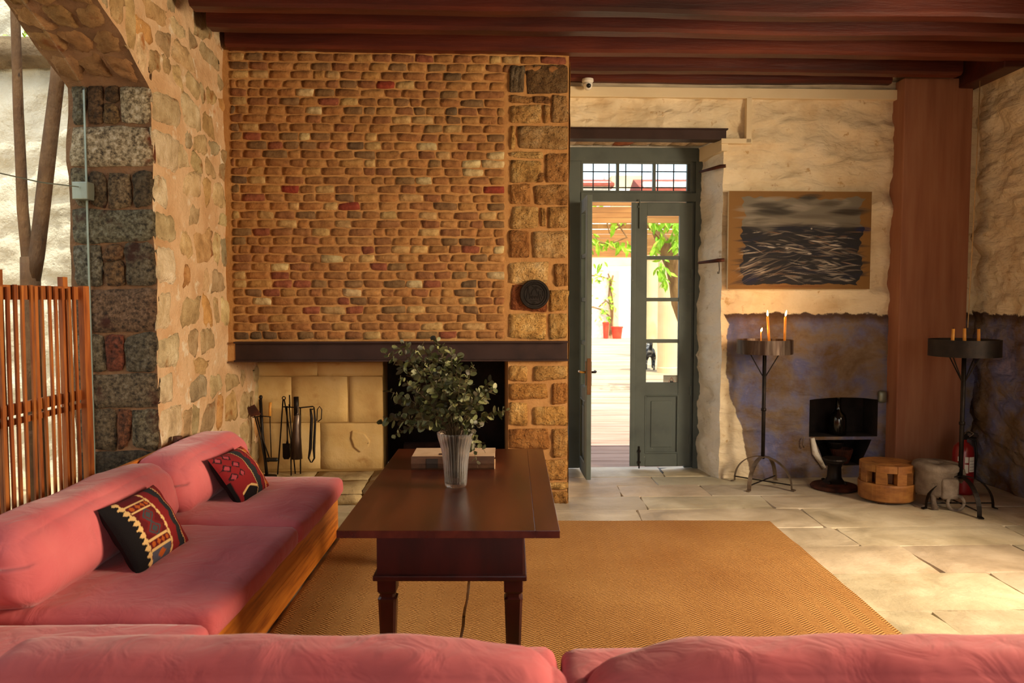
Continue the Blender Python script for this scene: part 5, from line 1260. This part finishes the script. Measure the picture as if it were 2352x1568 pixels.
# hanging cord, camera, cable hook
p0 = gy(2251, 185, 6.95); p1 = gy(2223, 752, 6.6)
mb = MB(); mb.tube([p0, p0.lerp(p1, .35)+Vector((.006, 0, 0)), p0.lerp(p1, .7)+Vector((.004, 0, 0)), p1], .0045, 6); tag(mb.build('hanging_cord', M['cord'], smooth=True), 'thin pale cord hanging down in the far corner', 'cord')
cu, cz = bw(1350, 196, WW-.12)
sc = thing('security_camera', 'small white dome security camera under the last beam', 'camera', mtx=BM @ Matrix.Translation((cu, WW-.12, cz)))
mb = MB(); mb.lathe([(0, .055), (.05, .055), (.052, .035), (.042, .02), (0, .02)], 24); mb.build('mount', M['whiteplastic'], sc, smooth=False)
mb = MB(); mb.lathe([(0, -.042), (.018, -.040), (.034, -.025), (.042, 0), (.042, .022), (0, .024)], 24); mb.build('dome', M['whiteplastic'], sc, smooth=True)
mb = MB(); mb.lathe([(0, .0), (.021, .0), (.018, .008), (0, .012)], 20)
mt = Matrix.Translation((.004, -.036, -.012)) @ Matrix.Rotation(PI/2+.5, 4, 'X'); mb.v = [tuple(mt @ Vector(p)) for p in mb.v]; mb.build('lens', M['black'], sc, smooth=True)

# ---- fire irons on the hearth
def W(px, py, wv): u, z = bw(px, py, wv); return Vector((u, wv, z))
IR = M['iron']
def irons(name, label, cat, parts, group=None):
    t = thing(name, label, cat, mtx=BM, group=group)
    for nm, mat, mb, sm in parts: mb.build(nm, M[mat], t, smooth=sm)
    return t
def tube(pts, r, n=8): mb = MB(); mb.tube(pts, r, n); return mb
bu, _ = bw(613, 1098, .42)
ba = MB(); ba.lathe([(0, HZ), (.085, HZ), (.085, HZ+.012), (.04, HZ+.022), (0, HZ+.025)], 20, (bu, .42, 0))
zt_ = W(598, 918, .42).z; kn = MB(); kn.lathe([(0, -.02), (.012, -.016), (.017, 0), (.012, .016), (0, .019)], 12, (W(599, 912, .42).x, .42, W(599, 912, .42).z))
irons('tool_stand', 'black iron fire-tool stand with a ball knob beside the sofa end', 'tool stand', [('foot', 'iron', ba, False), ('rod', 'iron', tube([(bu, .42, HZ+.02), W(603, 1000, .42), W(598, 917, .42)], [.014, .013, .015]), True), ('knob', 'iron', kn, True),
  ('hook_bar', 'iron', tube([W(580, 958, .40), W(600, 955, .40), W(622, 957, .40)], .005, 6), True)], 'fire-tool stands')
sh = MB(); P = [W(564, 938, .37), W(583, 929, .37), W(598, 952, .37), W(577, 957, .37)]
sh.add([p+Vector((0, 0, 0)) for p in P]+[p+Vector((0, .02, 0)) for p in P], [(0,1,2,3),(7,6,5,4),(0,4,5,1),(1,5,6,2),(2,6,7,3),(3,7,4,0)])
irons('ash_shovel', 'iron ash shovel leaning upside down on the first stand', 'shovel', [('blade', 'rust', sh, False), ('handle', 'iron', tube([W(585, 955, .38), W(600, 1012, .38), W(612, 1085, .38)], .006, 6), True)])
irons('fire_poker', 'thin iron poker hanging crosswise on the first stand', 'poker', [('rod', 'iron', tube([W(590, 957, .40), W(605, 1012, .40), W(618, 1050, .40)], .006, 6), True), ('hook', 'iron', tube([W(618, 1050, .40), W(620, 1056, .40), W(615, 1060, .40)], .006, 6), True)])
bh = MB(); bb = W(625, 1055, .40); roundbox(bh, bb, (.105, .035, .035), .014, (8, 4, 4), wr=.004)
irons('hearth_brush', 'hearth brush with a light turned wooden handle', 'brush', [('handle', 'candle', tube([W(621, 924, .40), W(620, 940, .40), W(620, 955, .40)], [.013, .011, .013], 10), True), ('rod', 'iron', tube([W(620, 955, .40), W(623, 1050, .40)], .0045, 6), True), ('bristles', 'black', bh, True)])
# second rack
w2 = .56
def ringpts(px, py, r, wv): c = W(px, py, wv); return [c+Vector((r*math.cos(t), 0, r*math.sin(t))) for t in np.linspace(0, 2*PI, 15)]
legA = tube([W(650, 918, w2), W(645, 990, w2), (bw(641, 1082, w2)[0], w2-.05, HZ+.004)], .006, 6)
legB = tube([W(653, 918, w2), W(668, 1010, w2), (bw(675, 1084, w2)[0], w2-.10, HZ+.004)], .006, 6)
rk = irons('tool_rack', 'black iron fire-tool rack with a ring top and a long cross bar', 'tool rack', [('ring', 'iron', tube(ringpts(652, 914, .014, w2), .0045, 6), True), ('leg', 'iron', legA, True), ('leg', 'iron', legB, True),
  ('leg', 'iron', tube([W(664, 928, w2), W(670, 1000, w2), (bw(680, 1084, w2)[0], w2-.03, HZ+.004)], .006, 6), True), ('leg', 'iron', tube([W(690, 935, w2), (bw(692, 1084, w2)[0], w2-.03, HZ+.004)], .006, 6), True),
  ('cross_bar', 'iron', tube([W(651, 934, w2), W(690, 936, w2), W(719, 933, w2), W(722, 938, w2), W(716, 940, w2)], .006, 6), True), ('upright', 'iron', tube([W(665, 907, w2), W(666, 936, w2)], .006, 6), True)], 'fire-tool stands')
sb = MB(); u0_, z0_ = bw(650, 1054, w2-.05); u1_, z1_ = bw(666, 1018, w2-.05); um = (u0_+u1_)/2; hw_ = (u1_-u0_)/2
sb.prism([(u0_, z1_), (u1_, z1_), (u1_, z0_+.02), (um+.02, z0_), (um-.02, z0_), (u0_, z0_+.02)], w2-.06, w2-.045)
irons('coal_shovel', 'small iron coal shovel hanging blade down on the rack', 'shovel', [('handle', 'iron', tube([W(659, 932, w2-.04), W(660, 1010, w2-.05), W(660, 1020, w2-.05)], [.006, .006, .014], 8), True), ('blade', 'iron', sb, False)])
ch = MB(); vs = []
st_ = [(680, 912, 5.5), (682, 952, 5.5), (683, 954, 7), (681, 975, 8.5), (681, 1010, 11), (681, 1053, 13.5)]
ch_pts = [W(x, y, w2-.09) for x, y, r in st_]; ch.tube(ch_pts, [r*6.9/1800 for x, y, r in st_], 14)
irons('fire_bellows_tube', 'tapered steel blow pipe hanging at the centre of the rack', 'blow pipe', [('pipe', 'rust_tray', ch, True), ('collar', 'iron', tube([W(681, 950, w2-.09), W(681, 954, w2-.09)], .024, 14), True), ('grip', 'iron', tube([W(680, 911, w2-.09), W(681, 950, w2-.09)], .0225, 14), True)])
tg1 = tube([W(713, 938, w2-.03), W(716, 960, w2-.03), W(713, 1030, w2-.03), W(709, 1052, w2-.03), W(714, 1062, w2-.03)], [.008, .014, .014, .008, .005], 8)
tg2 = tube([W(721, 934, w2-.03), W(724, 965, w2-.03), W(721, 1030, w2-.03), W(722, 1052, w2-.03), W(716, 1062, w2-.03)], [.005, .010, .012, .008, .005], 8)
irons('fire_tongs', 'black iron fire tongs hanging closed from the end of the rack', 'tongs', [('arm', 'iron', tg1, True), ('arm', 'iron', tg2, True), ('loop', 'iron', tube([W(728, 966, w2-.03), W(729, 940, w2-.03), W(734, 933, w2-.03), W(739, 940, w2-.03), W(738, 962, w2-.03), W(730, 968, w2-.03)], .0045, 6), True)])

# glass screen of the arch with its clamp and cable
mb = MB(); xg = -2.70
mb.box(xg-.006, YN+.02, 1.78, xg+.006, YJ-.035, ZS+.02)
gp_ = thing('window_1', 'frameless glass pane closing the arch above the slatted screen', 'window', kind='structure')
mb = MB(); n = 20; ys = list(np.linspace(YN+.1, YJ-.03, n)); vs = []
for y in ys: vs += [(xg-.005, y, .05), (xg+.005, y, .05), (xg+.005, y, arch(y)-.03), (xg-.005, y, arch(y)-.03)]
fs = []
for i in range(n-1):
    for m in range(4): fs.append((4*i+m, 4*i+(m+1) % 4, 4*i+4+(m+1) % 4, 4*i+4+m))
fs += [(0, 1, 2, 3), (4*n-1, 4*n-2, 4*n-3, 4*n-4)]
mb.add(vs, fs); mb.build('pane', M['glass'], gp_)
mb = MB(); mb.box(xg-.006, YJ-.034, .3, xg+.006, YJ-.026, 3.0); mb.build('glass_edge', M['clip'], gp_)
pcl = gy(187, 438, YJ-.08)
mb = MB(); mb.box(pcl.x-.05, YJ-.10, pcl.z-.055, pcl.x+.05, YJ-.015, pcl.z+.055); tag(mb.build('glass_clamp', M['clip'], bevel=.006), 'square grey metal clamp holding the glass to the stone jamb', 'clamp')
q0 = pcl+Vector((0, -.03, .02)); q1 = gx(0, 398, -2.95)
mb = MB(); mb.tube([q0, q0.lerp(q1, .5)-Vector((0, 0, .012)), q1+Vector((-.5, -.9, .1))], .004, 6); tag(mb.build('steel_cable', M['clip']), 'thin steel cable running from the glass clamp past the tree', 'cable')

# ================================================================== side courtyard behind the arch
sw = MB(); SW = 7.6
sw.grid(lambda x, z: Vector((x, SW, z)) - Vector((0, roughW((x*1.3, 2, z*.8))*1.3, 0)), seg(-9.0, (-2.9, .05)), seg(-.1, (5.6, .05)))
swo = sw.build('courtyard_wall', M['yardwall'], smooth=True, fixn=False); tag(swo, 'rough whitewashed courtyard wall seen through the arch', 'wall', kind='structure')
zl = gy(80, 120, SW-.1).z
mb = MB(); A = seg(-8, (-2.95, .1))
mb.grid(lambda x, t: rough((x, SW-.02-.20*(1 if .2 < t < .8 else 0), zl-.13+.30*t), .02), A, [0, .21, .5, .79, 1.0]); mb.build('stone_ledge', M['ledge'], swo, smooth=True)
g_ = MB(); g_.box(-9, -4, -.3, XO+.02, 8.0, -.06); tag(g_.build('ground', M['paving']), 'paved ground of the side courtyard', 'ground', kind='structure')
g_ = MB(); g_.box(-9.2, -4, -.2, -8.9, 8, 6.5); tag(g_.build('wall_yard', M['outwall']), 'far side wall of the small courtyard', 'wall', kind='structure')
tt = thing('slender_tree', 'tree with two bare slender trunks in the courtyard beyond the arch', 'tree')
TY = 6.1
def tp(x, y): return gy(x, y, TY)
b_ = tp(74, 640); base = Vector((b_.x, TY, -.06))
mb = MB(); mb.tube([base, tp(72, 760), tp(70, 640), tp(66, 590)], [.085, .075, .07, .06], 12); mb.build('trunk', M['bark_s'], tt, smooth=True)
mb = MB(); mb.tube([tp(70, 650), tp(63, 590), tp(52, 480), tp(48, 380), tp(42, 250), tp(38, 120), tp(34, 0), tp(30, -160), tp(20, -400)], [.05, .043, .040, .038, .036, .034, .032, .03, .02], 12); mb.build('trunk', M['bark_s'], tt, smooth=True)
mb = MB(); mb.tube([tp(72, 650), tp(84, 590), tp(97, 480), tp(108, 380), tp(120, 280), tp(131, 190), tp(138, 125)], [.06, .055, .055, .055, .052, .05, .055], 12); mb.build('trunk', M['bark_s'], tt, smooth=True)
mb = MB(); mb.tube([tp(136, 135), tp(118, 105), tp(104, 70), tp(96, 20), tp(90, -100)], [.04, .03, .024, .02, .015], 10); mb.build('branch', M['bark_s'], tt, smooth=True)
mb = MB(); mb.tube([tp(138, 128), tp(150, 90), tp(160, 20), tp(168, -120)], [.045, .04, .03, .02], 10); mb.build('branch', M['bark_s'], tt, smooth=True)
VL = []
def vleafmesh(c):
    mb = MB(); mb.col(lin(c)); mb.add([(0, 0, 0), (.25, .16, .03), (.6, .17, .0), (1, 0, -.12), (.6, -.17, 0), (.25, -.16, .03), (.45, 0, -.03)], [(6, 0, 1), (6, 1, 2), (6, 2, 3), (6, 3, 4), (6, 4, 5), (6, 5, 0)])
    me = bpy.data.meshes.new('leaf'); me.from_pydata(mb.v, [], mb.f); me.update(); at = me.color_attributes.new('Col', 'FLOAT_COLOR', 'POINT'); at.data.foreach_set('color', np.array(mb.c, dtype=np.float32).ravel()); me.materials.append(M['vleaf']); return me
VL = [vleafmesh(c) for c in ('#ffffff', '#e6f0c0', '#c8dca0', '#ffffe0')]
rnd = random.Random(31)
for k in range(26):
    p = tp(rnd.gauss(92, 22), rnd.gauss(78, 14)) + Vector((0, rnd.uniform(-.15, .15), 0)); d = Vector((rnd.uniform(-1, 1), rnd.uniform(-1, 1), rnd.uniform(-1, .2))).normalized()
    link('leaf', rnd.choice(VL), tt, leafmat(p, d, rnd.uniform(.035, .06), 0))

# ================================================================== the sunny court beyond the door
GZ = -.08
g2 = MB(); g2.box(-3.2, 12.0, -.4, 25, 60, GZ); g2.box(-3.2, 7.6, -.4, 25, 12.0, -.14)
tag(g2.build('ground', M['paving']), 'sunlit stone paving of the court beyond the door', 'ground', kind='structure')
dk = thing('deck_floor', 'pale boarded deck just outside the door', 'deck', kind='structure')
rnd = random.Random(2); y = 7.80
while y < 12.1:
    wd = .205; mb = MB(); mb.col(vary('#ffffff', .08, rnd)); mb.box(-.8, y+.006, -.06, 4.5, y+wd-.006, -.022+rnd.uniform(-.002, .002)); mb.build('plank', M['deck'], dk, bevel=.003); y += wd
# threshold stone under the door
mb = MB(); mb.box(.3, 7.55, -.1, 2.2, 7.80, -.006); tag(mb.build('trim_8', M['slab']), 'worn stone threshold under the door', 'threshold', kind='structure')
fw_ = MB(); FY = 36.0
fw_.box(-3.2, FY, -.3, 25, FY+.4, 3.3); fo = fw_.build('far_wall', M['outwall']); tag(fo, 'bright white wall closing the far side of the court', 'wall', kind='structure')
mb = MB(); a = gy(1398, 700, FY-.02); b = gy(1421, 700, FY-.02); mb.box(a.x, FY-.12, GZ, b.x, FY+.02, 3.0); mb.build('pilaster', M['creamwall'], fo)
def ocol(px0, px1, ybase, ztop, lab, mat):
    p = gz((px0+px1)/2, ybase, GZ); r = (px1-px0)/2*p.y/F; c = thing('court_pillar', lab, 'pillar', (p.x, p.y+r, GZ), 0, 'pillars in the court')
    mb = MB(); mb.lathe([(0, 0), (r*1.05, 0), (r*1.05, .12), (r, .14), (r, ztop-.16), (r*1.08, ztop-.14), (r*1.08, ztop), (0, ztop)], 28); mb.build('shaft', M[mat], c, smooth=False)
ocol(1420, 1456, 776, 3.6, 'white round pillar seen through the open half of the door', 'outwall')
ocol(1514, 1562, 857, 3.12, 'cream pillar standing past the dog, seen through the door glass', 'creamwall')
ocol(1484, 1512, 820, 3.12, 'cream pillar behind the dog, seen through the door glass', 'creamwall')
# pergola
pg = thing('pergola', 'wooden slatted pergola over the sunny court', 'pergola')
zp = 3.05; lines = [472, 488, 500, 512, 525, 537, 547, 556, 564, 571, 577, 582, 587, 591]
for i, yy in enumerate(lines):
    p = gz(1450, yy, zp); mb = MB(); mb.box(-1.0, p.y-.045, zp, 10.5, p.y+.045, zp+.085); mb.build('slat', M['perg'], pg)
for xx in (.2, 6.5):
    mb = MB(); mb.box(xx-.07, 10.3, zp+.085, xx+.07, 27, zp+.26); mb.build('beam', M['perg'], pg)
mb = MB(); p = gz(1400, 608, 2.95); mb.box(-.5, 29.6, 2.95, 10, 29.9, 3.35); mb.build('beam', M['creamwall'], pg)
for (xx, yy) in ((-.6, 10.6), (9.6, 10.6), (-.3, 29.75), (9.6, 29.75)):
    mb = MB(); mb.box(xx-.09, yy-.09, GZ, xx+.09, yy+.09, zp if yy < 20 else 2.95); mb.build('post', M['perg'], pg)
# vine: old trunk, shoots and leaves
vn = thing('climbing_vine', 'old leafy vine with a thick twisted trunk climbing over the pergola', 'vine')
VY = 15.5
def vpnt(x, y, yy=VY): return gy(x, y, yy)
mb = MB(); vb = vpnt(1600, 880); mb.tube([Vector((vb.x+.3, VY, GZ)), vpnt(1596, 760), vpnt(1566, 690), vpnt(1556, 650), vpnt(1548, 610), vpnt(1535, 580), vpnt(1522, 555), vpnt(1508, 530)], [.30, .26, .22, .17, .17, .17, .13, .10], 12); mb.build('trunk', M['bark'], vn, smooth=True)
for pts in ([(1535, 580), (1552, 545), (1562, 500)], [(1508, 530), (1480, 505), (1440, 510), (1400, 535), (1392, 500), (1370, 475)], [(1392, 500), (1420, 515), (1440, 545), (1400, 560), (1350, 552)], [(1522, 555), (1490, 520), (1460, 480)]):
    mb = MB(); mb.tube([vpnt(x, y, VY-.4) for x, y in pts], .02, 6); mb.build('shoot', M['bark'], vn, smooth=True)
rnd = random.Random(14); CL = [(1365,485,18,10,18),(1385,478,14,8,10),(1420,500,18,16,18),(1440,485,12,10,10),(1350,545,14,10,18),(1395,555,26,7,20),(1435,560,14,9,18),(1350,570,14,8,8),(1500,505,12,12,16),(1530,500,18,14,28),(1555,520,10,24,40),(1556,560,9,18,24),(1515,545,10,8,12),(1500,570,8,8,8),(1518,610,8,16,26),(1526,640,5,9,14),(1385,605,20,6,6)]
for (x, y, sx, sy, n) in CL:
    for k in range(n):
        p = vpnt(rnd.gauss(x, sx*.55), rnd.gauss(y, sy*.6), VY-.6+rnd.uniform(-.5, .5)); d = Vector((rnd.uniform(-.7, .7), rnd.uniform(-.5, .5), rnd.uniform(-1.2, -.1))).normalized()
        link('leaf', rnd.choice(VL), vn, leafmat(p, d, rnd.uniform(.12, .25), 0)) if len(vn.children) < 300 else None
# creeper on the far pilaster
cv = thing('wall_creeper', 'sparse creeper with bare stems on the far white wall', 'creeper')
rnd = random.Random(17)
for pts in ([(1400, 770), (1404, 720), (1398, 680), (1402, 640), (1396, 628)], [(1405, 768), (1408, 700), (1402, 660), (1408, 632)], [(1403, 730), (1385, 712), (1362, 705), (1345, 706)], [(1402, 700), (1392, 690), (1375, 705)], [(1398, 640), (1370, 632), (1345, 634)]):
    mb = MB(); mb.tube([gy(x, y, FY-.16) for x, y in pts], .035, 5); mb.build('stem', M['bark'], cv)
for k in range(90):
    x, y = rnd.choice([(1402, 690), (1388, 710), (1350, 705), (1345, 650), (1400, 650), (1390, 730), (1375, 632)]); p = gy(rnd.gauss(x, 8), rnd.gauss(y, 10), FY-.2); d = Vector((rnd.uniform(-1, 1), -.4, rnd.uniform(-1, .3))).normalized(); link('leaf', rnd.choice(VL), cv, leafmat(p, d, rnd.uniform(.15, .3), 0))
# pots at the foot of the wall
for (x, hgt, lab) in [(1385, .75, 'tall narrow red pot beside the creeper at the far white wall'), (1410, .55, 'low wide red pot under the creeper at the far white wall')]:
    p = gz(x, 775, GZ); mb = MB(); r = .14 if hgt > .6 else .26; mb.lathe([(0, 0), (r*.75, 0), (r, hgt*.9), (r*1.1, hgt*.9), (r*1.1, hgt), (r*.9, hgt), (r*.85, hgt*.8), (0, hgt*.8)], 18, (p.x, FY-.6, GZ)); tag(mb.build('red_pot', M['clay'], smooth=False), lab, 'pot', 'red pots')
# buildings beyond, seen through the transom
HB = 44.0
def bld(x0, y0, x1, y1, nm, lab, cat, mat, dy=0):
    p = gy(x0, y1, HB+dy); q = gy(x1, y0, HB+dy); mb = MB()
    mb.box(p.x, HB+dy, GZ, q.x, HB+dy+5, q.z-.5); b = mb.build(nm, M['outwall'] if mat != 'outwall' else M['creamwall']); tag(b, lab, cat, 'houses beyond the court')
    mb = MB(); mb.prism([(HB+dy-.3, p.z), (HB+dy-.3, p.z+.15), (HB+dy+2.5, q.z), (HB+dy+5.3, p.z+.15), (HB+dy+5.3, p.z)], p.x-.2, q.x+.2, 'x'); mb.build('roof', M[mat], b)
bld(1310, 396, 1402, 428, 'house', 'house with a short red tiled roof seen through the transom above the open leaf', 'house', 'rooft')
bld(1478, 396, 1620, 440, 'house', 'house with a wide red tiled roof seen through the transom above the glazed leaf', 'house', 'rooft')
bld(1404, 385, 1476, 445, 'house', 'pale house between the two red roofs beyond the court', 'house', 'outwall', 8.0)

# dog: seen from behind, tail curled up
dp_ = gz(1497, 851, GZ)
def skinmesh(name, nodes, edges, parent, mat):
    me = bpy.data.meshes.new(name); me.from_pydata([n[:3] for n in nodes], edges, []); o = link(name, me, parent)
    md = o.modifiers.new('Skin', 'SKIN'); sv = me.skin_vertices[0].data if me.skin_vertices else None
    if sv is None:
        bm = bmesh.new(); bm.from_mesh(me); ly = bm.verts.layers.skin.verify(); bm.to_mesh(me); bm.free(); sv = me.skin_vertices[0].data
    for i, n in enumerate(nodes): sv[i].radius = (n[3], n[3]); sv[i].use_root = (i == 0)
    md.use_smooth_shade = True; s2 = o.modifiers.new('Sub', 'SUBSURF'); s2.levels = 2; s2.render_levels = 2
    me.materials.append(mat); return o
dog = thing('dog', 'shaggy black and white dog walking away in the court, tail curled up', 'dog', (dp_.x, dp_.y+.3, GZ), math.radians(-8))
Nd = [(0, -.12, .44, .115), (0, .05, .45, .13), (0, .28, .46, .14), (0, .42, .52, .09), (0, .54, .62, .085), (0, .66, .60, .05), (0, .74, .585, .035),
      (-.085, -.14, .36, .075), (-.095, -.08, .24, .048), (-.095, -.19, .15, .030), (-.095, -.17, .035, .030), (-.095, -.12, .02, .028),
      (.085, -.14, .36, .075), (.095, -.10, .24, .048), (.095, -.22, .15, .030), (.10, -.20, .035, .030), (.10, -.15, .02, .028),
      (-.08, .30, .34, .055), (-.085, .28, .20, .035), (-.085, .31, .04, .030), (-.085, .35, .02, .028), (.08, .30, .34, .055), (.085, .32, .20, .035), (.085, .34, .04, .030), (.085, .38, .02, .028),
      (0, -.22, .52, .045), (0.02, -.26, .62, .045), (.03, -.22, .70, .048), (.0, -.14, .715, .045), (-.03, -.10, .66, .035)]
Ed = [(0,1),(1,2),(2,3),(3,4),(4,5),(5,6),(0,7),(7,8),(8,9),(9,10),(10,11),(0,12),(12,13),(13,14),(14,15),(15,16),(2,17),(17,18),(18,19),(19,20),(2,21),(21,22),(22,23),(23,24),(0,25),(25,26),(26,27),(27,28),(28,29)]
skinmesh('body', Nd, Ed, dog, M['fur'])
for sx in (-1, 1):
    mb = MB(); mb.add([(sx*.05, .52, .70), (sx*.09, .55, .67), (sx*.05, .57, .68), (sx*.10, .53, .60)], [(0, 1, 2), (0, 3, 1), (1, 3, 2), (0, 2, 3)]); mb.build('ear', M['fur'], dog)
